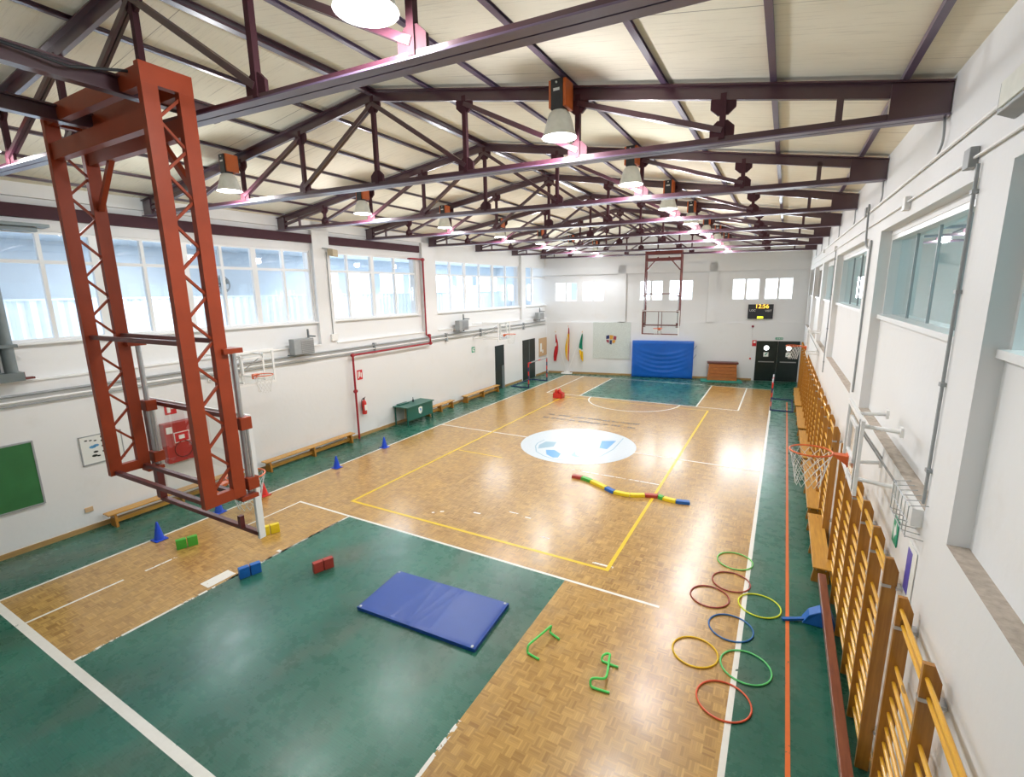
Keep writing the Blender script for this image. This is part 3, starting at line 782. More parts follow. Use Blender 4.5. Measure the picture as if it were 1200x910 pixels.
TINT = [(1,.80,.82),(.85,1,.80),(1,.83,.82),(.85,1,.82),(1,.85,.85),(.9,1,.82),(1,.85,.8),(1,.9,.85)]
LZ = 6.83
LP = 135
for k in range(8):
    for s, x in enumerate((-9.25, -2.58)):
        t = lamp0 if (k == 0 and s == 0) else copy_tree(lamp0)
        sx = t; y = truss_pt(k, x)-.32
        if k: x = x + (.02*k if s == 0 else -.005*k)
        zz = LZ + (.08 if s == 0 else 0)
        t.location = (x, y, zz)
        t['label'] = 'high bay lamp with frosted bell and orange bracket, %s truss from the camera, %s side' % (ORD[k], ('left','right')[s])
        ld = bpy.data.lights.new('lamp_glow', 'SPOT'); ld.energy = LP*(.62 if k == 0 else (.85 if k == 1 else (1.05 if k < 4 else 1.4))); ld.spot_size = math.radians(132); ld.spot_blend = .3; ld.shadow_soft_size = .18; ld.color = tuple((.6+.4*c)*w_ for w_, c in zip((.93-.012*k,.972-.004*k,1.0), TINT[(k+s*3) % 8]))
        lo = bpy.data.objects.new('lamp_glow', ld); COL.objects.link(lo); lo.parent = t; lo.location = (0,0,-.04)
        l2 = bpy.data.lights.new('lamp_side_glow', 'POINT'); l2.energy = 80*(.75 if k == 0 else (1 if k < 3 else .8)); l2.shadow_soft_size = .16; l2.color = ld.color
        lo2 = bpy.data.objects.new('lamp_side_glow', l2); COL.objects.link(lo2); lo2.parent = t; lo2.location = (0,-.04,-.12)

# ------------------------------------------------------------------ hoop helpers
def hoop(T, c, d, rmat, R=.225, net=True, arm=0):
    """c rim centre, d unit vector from the board to the rim"""
    c = Vector(c); d = Vector(d); s = Vector((-d.y,d.x,0))
    m = MB(); m.torus(c, R, .011, 32, 8)
    rm = m.build('rim', rmat, T, smooth=True)
    m = MB(); b = c-d*(R+.15+arm)
    m.prism([b+s*.07+Vector((0,0,.01)), b-s*.07+Vector((0,0,.01)), b-s*.07-Vector((0,0,.13)), b+s*.07-Vector((0,0,.13))], d*.012)
    m.prism([b+s*.065, c-d*R+s*.04, c-d*R-s*.04, b-s*.065], (0,0,-.012))
    for q in (-1,1): m.prism([b+s*.065*q, c-d*(R-.02)+s*.05*q, b+s*.05*q-Vector((0,0,.12))], s*.008)
    m.build('rim_bracket', rmat, T)
    if net:
        m = MB(); n = 12; rows = 6
        def P(i, j):
            t = j/rows; r = R*(1-.42*t**.8); a = 2*PI*(i+.5*(j%2))/n
            return c+Vector((math.cos(a)*r, math.sin(a)*r, -.02-.42*t))
        for i in range(n):
            for j in range(rows):
                if j % 2 == 0: q = (i, i-1)
                else: q = (i, i+1)
                for k in q: m.tube([P(i,j), P(k,j+1)], .0035, 4)
        m.build('net', M['net'], rm)

# suspended goals -------------------------------------------------
def suspended(cx, yc, f, lab, zbot, zboard, bw, ztop_, spread, xl_beam, white):
    """ladders in planes x=cx+-spread; f=+1: board on the +y side"""
    T = thing('suspended_basketball_goal', lab, 'basketball goal', (cx,yc,ztop_))
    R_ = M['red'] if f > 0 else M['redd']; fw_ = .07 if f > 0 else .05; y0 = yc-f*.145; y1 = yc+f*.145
    for sx in (-1,1):
        x = cx+sx*spread
        for y in (y0,y1):
            m = MB(); m.bar((x,y,zbot),(x,y,ztop_),fw_,.125,(0,1,0))
            m.build('column', R_, T)
        m = MB(); m.bar((x,y0+f*.0625,zbot+.056),(x,y1-f*.0625,zbot+.056),fw_-.004,.11); m.build('end_rail', R_, T)
        m = MB(); m.prism([(x-fw_*.52,y0-f*.0635,ztop_-.16),(x-fw_*.52,y1+f*.0635,ztop_-.16),(x-fw_*.52,y1+f*.0635,ztop_),(x-fw_*.52,y0-f*.0635,ztop_)],(fw_*1.04,0,0)); m.build('end_rail', R_, T)
        m = MB(); nz = 17; zz0 = zbot+.14; zz1 = ztop_-.2
        for k in range(nz):
            a = zz0+(zz1-zz0)*k/nz; b = zz0+(zz1-zz0)*(k+1)/nz
            ya, yb = (y0,y1) if k % 2 == 0 else (y1,y0)
            m.bar((x,ya+(.04 if ya<yb else -.04),a),(x,yb+(.04 if yb<ya else -.04),b),.022,.026,(1,0,0))
        m.build('lattice_brace', R_, T)
        # knee braces up to the cross beams
        m = MB(); m.bar((x-sx*.04,y1,ztop_-.95),(x-sx*.62,y1,ztop_-.30),.05,.05,(0,1,0)); m.build('knee_brace', R_, T)
    for y, z, h in ((y0,ztop_-.09,.16),(y0,ztop_-.42,.16),(y1,ztop_-.42,.16),(y1,ztop_-.09,.16)):
        m = MB(); m.bar((cx-spread,y,z),(cx+spread,y,z),.08,h); m.build('cross_beam', R_, T)
    for y in (y0,y1):
        for z in (zbot+.03, zbot+1.62):
            m = MB(); m.bar((cx-spread,y,z),(cx+spread,y,z),.045,.045); m.build('cross_tube', M['redd'], T)
    yb = y1+f*.21; yg = y1+f*.14
    for sx in (-1,1):
        x = cx+sx*(spread-.02) ; 
        m = MB()
        m.cyl((x,yg,zbot-.0),(x,yg,zbot+1.50),.028,12); m.cyl((x+.05,yg+f*.02,zbot-.0),(x+.05,yg+f*.02,zbot+.72),.014,10); m.build('guide_pipe', M['steel'], T, smooth=True)
        m = MB(); m.box((x-.10,y1,zbot+1.49),(x+.10,yg+f*.05,zbot+1.54)); m.build('pipe_bracket', R_, T); m = MB(); m.box((x-.08,y1,zbot-.05),(x+.08,yg+f*.04,zbot-.01)); m.build('pipe_bracket', R_, T)
        for z in (zbot+.10, zbot+.75):
            m = MB(); m.box((x-.07,yg-f*.05,z-.06),(x+.07,yb+f*.0,z+.07)); m.build('clamp', R_, T, bevel=.006)
    hb = zboard[1]-zboard[0]; z0, z1 = zboard; ox = -.16 if f > 0 else 0; x0, x1 = cx+ox-bw/2, cx+ox+bw/2
    bd = MB(); t = .05
    bd.box((x0,yb,z0),(x1,yb+f*t,z0+.05)); bd.box((x0,yb,z1-.05),(x1,yb+f*t,z1)); bd.box((x0,yb-f*.03,z0+.051),(x0+.09,yb+f*t,z1-.051))
    B = bd.build('backboard_frame', M['redd'], T)
    m = MB(); m.box((x0,yb+f*t,z0-.02),(x0+.03,yb+f*(t+.02),z1+.02)); m.box((x1-.02,yb+f*.0,z0-.03),(x1+.02,yb+f*(t+.02),z1+.02)); m.box((x0,yb+f*t,z1-.02),(x1,yb+f*(t+.02),z1+.015)); m.box((x0,yb+f*t,z0-.03),(x1,yb+f*(t+.02),z0)); m.build('white_edge', white, B)
    m = MB(); m.face([(x0+.05,yb+f*.02,z0+.04),(x1-.03,yb+f*.02,z0+.04),(x1-.03,yb+f*.02,z1-.04),(x0+.05,yb+f*.02,z1-.04)]); m.build('glass_pane', M['glassb'], B)
    m = MB(); m.box((cx-.10,yb-f*.02,z0+.05),(cx-.07,yb+f*.01,z1)); m.box((cx+.07,yb-f*.02,z0+.05),(cx+.10,yb+f*.01,z1)); m.build('centre_bar', M['redd'], B) if f < 0 else None
    m = MB(); m.box((cx+.60,yb-.05,z0+.051),(cx+.65,yb-.001,z0+.20)); m.build('stub_post', M['redd'], T) if f > 0 else None
    hoop(T, (cx+ox,yb+f*(t+.38+(.12 if f > 0 else 0)),z0+.34), (0,f,0), M['rim'], arm=.12 if f > 0 else 0)
    return T
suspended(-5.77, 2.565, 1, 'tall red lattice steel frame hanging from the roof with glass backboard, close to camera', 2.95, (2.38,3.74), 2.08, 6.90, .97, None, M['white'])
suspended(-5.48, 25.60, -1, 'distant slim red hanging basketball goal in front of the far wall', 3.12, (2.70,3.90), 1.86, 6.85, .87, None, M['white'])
# rails that carry the near goal
for x, z, lab in ((-5.18,6.79,'right-hand maroon steel rail beam carrying the near hanging goal'),(-6.45,6.79,'left-hand maroon steel rail beam carrying the near hanging goal')):
    m = MB(); m.ibeam((x,-2.9,z),(x,3.22,z),.10,.15,.016); tag(m.build('rail_beam', M['purple'], loc=(x,0,z)), lab, 'steel beam')
m = MB(); m.tube([(-5.12,.6,6.85),(-5.11,1.6,6.83),(-5.05,2.0,6.78),(-5.0,2.35,6.86),(-4.95,2.6,6.9)],.012,8); tag(m.build('power_cable', M['black'], loc=(-5.1,1.6,6.83), smooth=True), 'black electric cable clipped along the right rail beam above the near goal', 'cable')

# practice goals on the side walls --------------------------------
def side_goal(xf, y, xb, lab, wallx, s, w=1.12, h=.92, z0=2.72, rz=3.05, face=None):
    """s=-1: right wall, rim towards -x ; world coordinates"""
    T = thing('side_basketball_goal', lab, 'basketball goal', (wallx,y,3.0))
    m = MB(); t = .035
    m.box((xb+.001,y-w/2,z0+.051),(xb+t-.001,y-w/2+.05,z0+h-.051)); m.box((xb+.001,y+w/2-.05,z0+.051),(xb+t-.001,y+w/2,z0+h-.051)); m.box((xb,y-w/2,z0),(xb+t,y+w/2,z0+.05)); m.box((xb,y-w/2,z0+h-.05),(xb+t,y+w/2,z0+h))
    f = m.build('backboard_frame', M['white'], T)
    m = MB()
    for q in (-1,1): m.box((xb-.003,y+q*.28-.02,rz+.02),(xb+t*.6,y+q*.28+.02,rz+.42))
    m.box((xb-.003,y-.28,rz+.38),(xb+t*.6,y+.28,rz+.42)); m.box((xb-.003,y-.3,rz-.0),(xb+t*.6,y+.3,rz+.03)); m.build('target_square', M['white'], f)
    m = MB(); m.face([(xb+.015,y-w/2+.04,z0+.04),(xb+.015,y+w/2-.04,z0+.04),(xb+.015,y+w/2-.04,z0+h-.04),(xb+.015,y-w/2+.04,z0+h-.04)]); m.build('glass_pane', M['glassb'], f)
    # mast arms to the wall
    for q in (-1,1):
        yy = y+q*.30
        for zz in (z0+.10, z0+h-.12):
            m = MB(); m.tube([(xb+.03,yy,zz),(wallx,yy+q*.12,zz)],.022,10); m.build('wall_arm', M['white'], T)
        m = MB(); m.bar((xb+.03*(-s),yy,z0+.1),(xb+.03*(-s),yy,z0+h-.1),.03,.03); m.build('mast', M['white'], T)
        m = MB(); m.tube([(xb+.03*(-s),yy,z0+h-.15),(wallx,yy+q*.12,z0+.15)],.012,8); m.build('tie_rod', M['steel'], T)
        for zz in (z0+.10, z0+h-.12):
            m = MB(); m.box((wallx+s*.03,yy+q*.12-.045,zz-.05),(wallx+s*.001,yy+q*.12+.045,zz+.05)); m.build('wall_plate', M['white'], T)
    m = MB(); m.cyl((xb,y-w/2+.08,z0+.02),(xb,y-w/2+.08,z0+h),.008,8); m.build('adjuster_rod', M['steel'], T)
    hoop(T, (xb+s*.38,y,rz), (s,0,0), M['rim'])
    return T
def xr(y): return 1.2455-.0085*y
def xlw(y): return -13.0+.0145*y
side_goal(None, 6.62, .80, 'near right basketball hoop on white wall arms above the wall bars', xr(6.62), -1, w=1.2, h=.83, z0=2.78)
side_goal(None, 18.7, .75, 'distant right basketball hoop seen against the black double door', xr(18.7), -1, w=1.1, h=.9, z0=2.74)
side_goal(None, 7.35, -11.62, 'near left basketball hoop with white frame board beside the grey heater', xlw(7.35), 1, w=1.16, h=.88, z0=2.76)
side_goal(None, 19.45, -11.3, 'distant left basketball hoop between the dark wall doors', xlw(19.45), 1, w=1.1, h=.9, z0=2.74)

# ------------------------------------------------------------------ wall bars on the right wall
def wall_bars(ys, lab, z1=2.40):
    yc = (ys[0]+ys[-1])/2; T = thing('wall_bars', lab, 'wall bars', XFR@Vector((-.1,yc,0)), 'wooden wall bars along the right wall')
    for y in ys:
        m = MB(XFR)
        m.prism([(-.155,y-.02,.02),(-.155,y-.02,z1),(-.09,y-.02,z1),(-.04,y-.02,z1-.12),(-.04,y-.02,.02)],(0,.04,0)); p = m.build('post', M['woodp'], T)
        m = MB(XFR); m.box((-.158,y-.026,z1-.30),(-.085,y+.026,z1-.27)); m.build('post_bracket', M['steel'], p)
        m = MB(XFR); m.box((-.05,y-.05,z1-.30),(0,y+.05,z1-.27)); m.box((-.05,y-.05,.5),(0,y+.05,.53)); m.build('wall_bracket', M['steel'], p)
    nr = 13
    for i in range(len(ys)-1):
        for k in range(nr):
            z = .16+k*(z1-.66-.16)/(nr-3); x = -.10
            if k == nr-1: z = z1-.11; x = -.125
            if k == nr-2: z = z1-.26; x = -.10
            m = MB(XFR)
            m.xf = XFR; r = .018
            m.tube([(x,ys[i]-.005,z),(x,ys[i]+.1,z),(x,(ys[i]+ys[i+1])/2,z),(x,ys[i+1]-.1,z),(x,ys[i+1]+.005,z)],[.014,.017,.0195,.017,.014],8)
            m.build('rung', M['rung'], T, smooth=True)
    return T
wall_bars([.90,1.90,2.92,3.96,4.80], 'wooden wall bars nearest the camera, in the bottom right corner', 2.40)
wall_bars([5.42,6.12,6.86,7.65,8.48,9.35], 'wooden wall bars under the near right basketball hoop', 2.44)
for k in range(4):
    y = 10.62+k*4.15
    wall_bars([y+j*1.0 for j in range(5)], ['wooden wall bars just beyond the near right hoop, first of the far row','wooden wall bars, second of the far row from the near right hoop','wooden wall bars, third of the far row from the near right hoop','wooden wall bars at the far end next to the black double door'][k], 2.40-.01*k)

# ------------------------------------------------------------------ benches
def bench(y0, y1, xc, w, lab, h=.33, legs=3, grp='low wooden gym benches'):
    T = thing('gym_bench', lab, 'bench', (xc,(y0+y1)/2,0), grp)
    m = MB(); m.box((xc-w/2,y0,h-.03),(xc+w/2,y1,h)); m.build('seat', M['woodb'], T, bevel=.006)
    m = MB(); m.box((xc-.022,y0+.15,.08),(xc+.022,y1-.15,.17)); m.build('lower_rail', M['woodb'], T)
    for k in range(legs):
        y = y0+.14+(y1-y0-.28)*k/(legs-1)
        m = MB(); m.prism([(xc-w*.36,y-.025,h-.03),(xc-w*.5,y-.025,.05),(xc-w*.5,y-.025,0),(xc+w*.5,y-.025,0),(xc+w*.5,y-.025,.05),(xc+w*.36,y-.025,h-.03)],(0,.05,0)); lg = m.build('trestle', M['woodp'], T)
        for q in (-1,1):
            m = MB(); m.cyl((xc+q*w*.26,y-.033,h-.09),(xc+q*w*.26,y+.033,h-.09),.012,10); m.build('bolt', M['steel'], lg)
    return T
bench(4.22,7.25,-12.66,.26,'yellowish wooden bench by the left wall under the white poster, behind the hanging goal')
bench(7.95,11.25,-12.62,.26,'long wooden bench by the left wall between the near left hoop and red pipe')
bench(15.0,16.9,-12.50,.26,'short wooden bench at the left wall just beyond the green table')
bench(17.7,20.75,-12.46,.28,'long pale wooden bench at the left wall next to the first dark door')
bench(8.95,11.25,.915,.27,'wooden bench on the right, directly behind the low brown balance beam')
bench(11.55,14.9,.915,.27,'wooden bench on the right below the near right hoop net')
bench(15.1,18.1,.875,.26,'wooden bench on the right, third from the balance beam')
bench(18.4,21.7,.845,.25,'wooden bench on the right, fourth from the balance beam')
bench(22.0,25.9,.80,.24,'wooden bench on the right, last one before the double door')
T = thing('balance_beam', 'low reddish brown balance beam on blue feet beside the wall bars', 'balance beam', (.92,6,0))
m = MB(); m.bar((.90,8.75,.30),(.905,3.0,.30),.11,.10); m.build('beam', M['beamw'], T, bevel=.008)
for y in (7.85,3.9):
    m = MB(); m.prism([(.62,y-.10,0),(.70,y-.10,.16),(.84,y-.07,.24),(.97,y-.07,.24),(1.04,y-.10,.10),(1.04,y-.10,0)],(0,.2,0)); f = m.build('foot', M['bluef'], T, bevel=.012)
    m = MB(); m.box((.42,y-.20,.0),(.70,y-.14,.04)) if False else m.bar((.36,y-.16,.02),(.68,y-.03,.05),.05,.035); m.bar((.95,y-.0,.02),(1.05,y-.03,.05),.05,.035); m.build('stabiliser', M['bluef'], f)

# ------------------------------------------------------------------ things on the floor
# blue folding mat
def wr2(u, v):
    s_ = 0
    for cu, sl, a in ((.34,.10,.006),(.42,-.05,.009),(.49,.08,.008),(.56,.12,.006),(.62,-.02,.005)):
        s_ += a*math.exp(-((u-cu-sl*(v-.5))/.012)**2)*(.4+.6*abs(v-.45)*2)
    return s_
T = thing('gym_mat', 'royal blue gym mat lying flat on the green near key', 'mat', (-4.53,5.35,0))
cushion('mat_body', None, (-5.62,4.80,.004),(-3.42,4.90,.004),(-3.50,6.02,.004),(-5.72,5.90,.004), .062, 90, 34, wr2, M['bluep'], T)
for (x, y) in ((-5.60,4.84),(-3.46,4.93),(-3.53,5.98),(-5.70,5.86)):
    m = MB(); m.lathe([(0,.070),(.02,.068),(.028,.060)], (x+(.02 if x<-4.5 else -.02),y,0), 12); m.build('corner_rivet', M['steel'], T, smooth=True)

HO = [(-.42,9.12,.30,'ring_g','light green hoop, farthest of the hoops, near the white sideline'),
      (-.42,8.38,.30,'ring_r','dark red hoop on the parquet touching the sideline behind the lemon yellow one'),
      (-.69,7.78,.295,'ring_r','dark red hoop lying wholly on the parquet left of the lemon yellow hoop'),
      (.04,7.89,.305,'ring_y','lemon yellow hoop lying mostly on the green floor strip'),
      (-.31,7.12,.305,'ring_b','dark blue hoop crossing the white sideline'),
      (-.70,6.36,.298,'ring_y2','golden yellow hoop, leftmost of the hoops on the parquet'),
      (-.06,6.38,.31,'ring_g2','green hoop next to the golden yellow one, mostly over the green strip'),
      (-.26,5.66,.312,'ring_o','orange red hoop, nearest of the hoops to the camera')]
for x, y, r, mt, lab in HO:
    m = MB(); m.torus((x,y,.014), r, .0115, 56, 8); tag(m.build('exercise_hoop', M[mt], loc=(x,y,0), smooth=True), lab, 'hoop', 'plastic hoops on the floor')

def cone(x, y, mt, lab, h=.36):
    T = thing('marker_cone', lab, 'cone', (x,y,0), 'plastic marker cones')
    m = MB(); m.box((x-.12,y-.12,.003),(x+.12,y+.12,.022)); m.build('cone_base', mt, T, bevel=.006)
    m = MB(); m.lathe([(.095,.02),(.06,h*.5),(.018,h),(.0,h)], (x,y,0), 28); m.build('cone_body', mt, T, smooth=True)
cone(-11.08,4.50,M['cone'],'blue marker cone on the left sideline, nearest to the camera',.40)
cone(-11.25,5.85,M['cone'],'blue marker cone half hidden behind the base of the hanging goal frame')
cone(-11.10,9.20,M['cone'],'blue marker cone on the left sideline in front of the long bench')
cone(-11.18,11.25,M['cone'],'blue marker cone on the left sideline, farthest, near the red pipe')
cone(-11.18,6.95,M['redp'],'red marker cone peeking out beside the hanging hoop net')

def brick(x, y, a, mt, lab, l=.175, h=.2, t=.10):
    xf = Matrix.Translation((x,y,0)) @ Matrix.Rotation(a,4,'Z')
    T = thing('foam_brick', lab, 'foam brick', (x,y,0), 'coloured foam bricks')
    m = MB(xf); m.box((-l/2,-t/2,.002),(l/2,t/2,h)); m.build('brick_body', mt, T, bevel=.008)
    m = MB(xf); m.box((-l/2+.03,-t/2-.003,h*.35),(l/2-.03,-t/2+.002,h*.65)); m.build('side_groove', mt, T)
for (x0, y0, x1, y1, mt, cn) in ((-10.28,4.44,-10.14,4.80,'greenp','green'),(-9.26,5.58,-9.10,5.93,'yelp','yellow'),(-8.15,4.42,-8.03,4.78,'bluef','blue'),(-7.10,5.17,-6.97,5.52,'redf','red')):
    a = math.atan2(y1-y0,x1-x0)
    for s, q in ((.25,'nearer'),(.75,'farther')):
        brick(x0+(x1-x0)*s-.03, y0+(y1-y0)*s, a, M[mt], '%s foam brick, the one %s the camera in its pair' % (cn, 'nearer to' if q == 'nearer' else 'farther from'))

# hurdles: bent tubes
def smooth_path(pts, n=6):
    P = [Vector(p) for p in pts]; out = []
    for i in range(len(P)-1):
        p0 = P[max(i-1,0)]; p1 = P[i]; p2 = P[i+1]; p3 = P[min(i+2,len(P)-1)]
        for k in range(n):
            t = k/n
            out.append(.5*((2*p1)+(-p0+p2)*t+(2*p0-5*p1+4*p2-p3)*t*t+(-p0+3*p1-3*p2+p3)*t**3))
    out.append(P[-1]); return out
m = MB(); m.tube(smooth_path([(-2.56,5.20,.018),(-2.72,5.225,.018),(-2.758,5.24,.03),(-2.765,5.27,.09),(-2.755,5.33,.105),(-2.70,5.56,.105),(-2.655,5.76,.105),(-2.65,5.80,.09),(-2.655,5.775,.035),(-2.625,5.75,.018),(-2.47,5.69,.018)]),.016,10)
tag(m.build('mini_hurdle', M['lime'], loc=(-2.6,5.5,0), smooth=True), 'bright green bent tube mini hurdle with straight top, on the parquet beside the green key', 'hurdle', 'green mini hurdles')
m = MB(); m.tube(smooth_path([(-1.53,5.11,.018),(-1.72,5.09,.018),(-1.775,5.10,.03),(-1.78,5.13,.09),(-1.73,5.16,.105),(-1.64,5.20,.105),(-1.62,5.27,.105),(-1.655,5.45,.105),(-1.685,5.58,.105),(-1.70,5.65,.10),(-1.745,5.665,.085),(-1.79,5.63,.06),(-1.79,5.585,.025),(-1.74,5.575,.018),(-1.56,5.57,.018)]),.016,10)
tag(m.build('mini_hurdle', M['lime'], loc=(-1.7,5.4,0), smooth=True), 'bright green curled tube mini hurdle nearer the yellow hoops', 'hurdle', 'green mini hurdles')

# winding balance path
SP = [(-4.68,11.62),(-4.40,11.62),(-4.09,11.51),(-3.60,11.25),(-3.34,11.11),(-2.95,11.10),(-2.62,11.25),(-2.32,11.33),(-2.18,11.28),(-1.88,11.24),(-1.57,11.30)]
SC = ['redf','greenp','yelp','bluef','yelp','yelp','redf','greenp','yelp','bluef']
SN = ['red end piece of the winding floor path, farthest left','green piece of the winding floor path next to the red left end','curved yellow piece of the floor path left of the short blue piece','short blue piece in the left half of the winding floor path','yellow piece of the floor path right after the short blue piece','yellow piece in the middle of the floor path before the red middle piece','red middle piece of the winding floor path','green piece of the floor path lying near the yellow court line','yellow piece beside the blue right end of the floor path','blue end piece of the winding floor path, farthest right']
sp = smooth_path([(x,y,0) for x, y in SP], 6)
for k in range(10):
    seg = sp[k*6:(k+1)*6+1]; m = MB(); n = len(seg)
    L_ = []; R_ = []
    for i, p in enumerate(seg):
        gi = k*6+i; a = sp[max(gi-1,0)]; b = sp[min(gi+1,len(sp)-1)]; d = (b-a).normalized(); nrm = Vector((-d.y,d.x,0))
        sh_ = d*(.006 if i == 0 else (-.006 if i == n-1 else 0))
        L_.append(p+nrm*.075+sh_); R_.append(p-nrm*.075+sh_)
    vs = []
    for a, b in zip(L_, R_): vs += [a+Vector((0,0,.002)), b+Vector((0,0,.002)), b+Vector((0,0,.075))+(a-b)*.08, a+Vector((0,0,.075))+(b-a)*.08]
    fs = [(0,1,2,3), tuple(4*(n-1)+q for q in (3,2,1,0))]
    for i in range(n-1):
        for q in range(4):
            r2 = (q+1) % 4; fs.append((4*i+q,4*i+r2,4*(i+1)+r2,4*(i+1)+q))
    m.add(vs, fs); tag(m.build('path_segment', M[SC[k]], loc=tuple(sp[k*6+3]), bevel=.008), SN[k], 'path segment', 'pieces of the winding balance path')

# stack of red low hurdles / stools near the far left
T = thing('stacking_crate', 'small red plastic crate piled with red pieces near the far yellow line', 'crate', (-9.02,20.6,0))
m = MB(); m.box((-9.24,20.42,.01),(-8.80,20.80,.04))
for q in (-9.24,-8.82): m.box((q,20.42,.04),(q+.02,20.80,.24))
m.box((-9.24,20.42,.04),(-8.80,20.44,.24)); m.box((-9.24,20.78,.04),(-8.80,20.80,.24)); m.build('crate_body', M['redp'], T)
for (x, y, a) in ((-9.12,20.55,.3),(-8.95,20.6,-.4),(-9.05,20.7,.9)):
    xf = Matrix.Translation((x,y,.25)) @ Matrix.Rotation(a,4,'Z') @ Matrix.Rotation(.5,4,'X')
    m = MB(xf); m.lathe([(.11,0),(.09,.05),(.03,.20),(0,.20)],(0,0,0),16); m.build('red_cone', M['redp'], T, smooth=True)

# green table with desk front, left wall
T = thing('green_table', 'dark green table with printed front panel by the left wall', 'table', (-12.45,14.05,0))
m = MB(); m.box((-12.77,13.42,.72),(-12.05,15.05,.76)); m.build('table_top', M['tgreen'], T, bevel=.008)
for x, y in ((-12.72,13.50),(-12.12,13.50),(-12.72,14.97),(-12.12,14.97)):
    m = MB(); m.box((x-.02,y-.02,0),(x+.02,y+.02,.72)); m.build('leg', M['tgreen'], T)
m = MB(); m.box((-12.11,13.52,.22),(-12.09,14.95,.72)); fp = m.build('front_panel', M['tgreen'], T)
m = MB(); m.prism([(-12.088,14.10,.62),(-12.088,14.22,.66),(-12.088,14.34,.62),(-12.088,14.30,.42),(-12.088,14.22,.36),(-12.088,14.12,.42)],(.004,0,0)); m.prism([(-12.083,14.16,.60),(-12.083,14.28,.56),(-12.083,14.22,.45)],(.003,0,0),1); m.build('front_emblem', [M['signt'],M['logob']], fp)
m = MB(); m.box((-12.35,13.60,.30),(-12.33,14.0,.68)); m.build('plywood_panel', M['cork'], T)
m = MB(); m.lathe([(0,.96),(.012,.95),(.014,.88),(.032,.85),(.034,.77),(0,.765)],(-12.55,14.35,0),16); tag(m.build('bottle', M['black'], loc=(-12.55,14.35,.765), smooth=True), 'small dark bottle standing on the green table', 'bottle')
T = thing('tabletop_box', 'flat green box lid lying on the back of the green table', 'box', (-12.7,13.9,.76))
m = MB(); m.box((-12.76,13.62,.762),(-12.58,14.15,.80)); m.build('lid', M['tgreen'], T, bevel=.006)

# small goals
def small_goal(x, s, y0, y1, lab, z1=1.32):
    DG = 1.05 if s < 0 else .82
    T = thing('small_goal', lab, 'goal', (x,(y0+y1)/2,0), 'low floor goals')
    for y, cm in ((y0,'fred'),(y1,'fred')):
        m = MB(); n = 6
        for k in range(n):
            m.box((x-.025,y-.025,z1*k/n),(x+.025,y+.025,z1*(k+1)/n), k % 2)
        m.build('goal_post', [M['navy'],M['redp']], T)
        m = MB(); m.bar((x,y,.025),(x+s*DG,y,.025),.05,.05); m.build('ground_bar', M['navy'], T)
    m = MB(); n = 8
    for k in range(n): m.box((x-.025,y0+(y1-y0)*k/n,z1-.025),(x+.025,y0+(y1-y0)*(k+1)/n,z1+.025), 0 if k % 4 else 1)
    m.build('crossbar', [M['greym'],M['redp']], T)
    m = MB(); m.bar((x+s*(DG-.03),y0,.025),(x+s*(DG-.03),y1,.025),.04,.04); m.build('rear_bar', M['navy'], T)
small_goal(-11.37,-1,22.05,24.3,'small floor goal in front of the second dark door on the left')
small_goal(-.17,1,22.05,24.4,'small floor goal at the far right before the double door',1.12)

# ------------------------------------------------------------------ things on the left wall
def lbox(name, lab, cat, y0, y1, z0, z1, d0, d1, mt, grp=None, bev=0):
    m = MB(XFL); m.box((d0,y0,z0),(d1,y1,z1)); return tag(m.build(name, mt, loc=XFL@Vector((d0,(y0+y1)/2,z0)), bevel=bev), lab, cat, grp)
T = thing('chalkboard', 'green chalkboard on the left wall at the edge of the picture', 'chalkboard', XFL@Vector((.0,2.2,.9)))
m = MB(XFL); m.box((.005,1.0,.92),(.03,3.37,2.2)); m.build('board_surface', M['chalk'], T)
m = MB(XFL); m.box((.0,.97,.89),(.04,3.40,.92)); m.box((.0,.97,2.2),(.04,3.40,2.23)); m.box((.0,3.37,.92),(.04,3.40,2.2)); m.build('board_frame', M['greym'], T)
T = thing('wall_poster', 'white poster with small blue and dark drawings on the left wall', 'poster', XFL@Vector((.0,4.45,1.45)))
m = MB(XFL); m.box((.005,4.12,1.46),(.015,4.85,2.06)); m.build('sheet', M['board'], T)
m = MB(XFL); m.box((.0,4.10,1.43),(.02,4.12,2.08)); m.box((.0,4.85,1.43),(.02,4.87,2.08)); m.box((.0,4.10,1.43),(.02,4.87,1.46)); m.box((.0,4.10,2.06),(.02,4.87,2.08)); m.build('poster_frame', M['greym'], T)
m = MB(XFL)
random.seed(3)
for (y, z, r, mi) in ((4.32,1.82,.055,0),(4.38,1.84,.05,0),(4.36,1.70,.04,1),(4.33,1.62,.045,1),(4.40,1.60,.03,1),(4.22,1.98,.025,1),(4.30,1.97,.025,1),(4.38,1.95,.025,1)):
    m.prism([(.016,y+r*1.2*math.cos(2*PI*k/7),z+r*.6*math.sin(2*PI*k/7)) for k in range(7)],(.002,0,0),mi)
for j in range(3):
    for i in range(4):
        y = 4.50+i*.085; z = 1.92-j*.12; m.prism([(.016,y+.028*math.cos(2*PI*k/7),z+.024*math.sin(2*PI*k/7)) for k in range(7)],(.002,0,0),1)
m.box((.016,4.48,1.99),(.018,4.66,2.03),1); m.build('printed_drawings', [M['logob'],M['door']], T)
T = thing('fire_hose_cabinet', 'red fire hose cabinet on the left wall seen through the glass backboard', 'fire hose cabinet', XFL@Vector((.0,6.0,1.0)))
m = MB(XFL); m.box((0,5.63,1.02),(.22,6.36,2.0)); cb = m.build('cabinet_body', M['cab'], T, bevel=.01)
m = MB(XFL); m.box((.222,5.82,1.50),(.228,6.17,1.76),1); m.box((.226,5.84,1.52),(.232,6.15,1.74),0); m.box((.23,5.92,1.58),(.235,6.05,1.68),1); m.build('cabinet_sign', [M['signr'],M['signt']], cb)
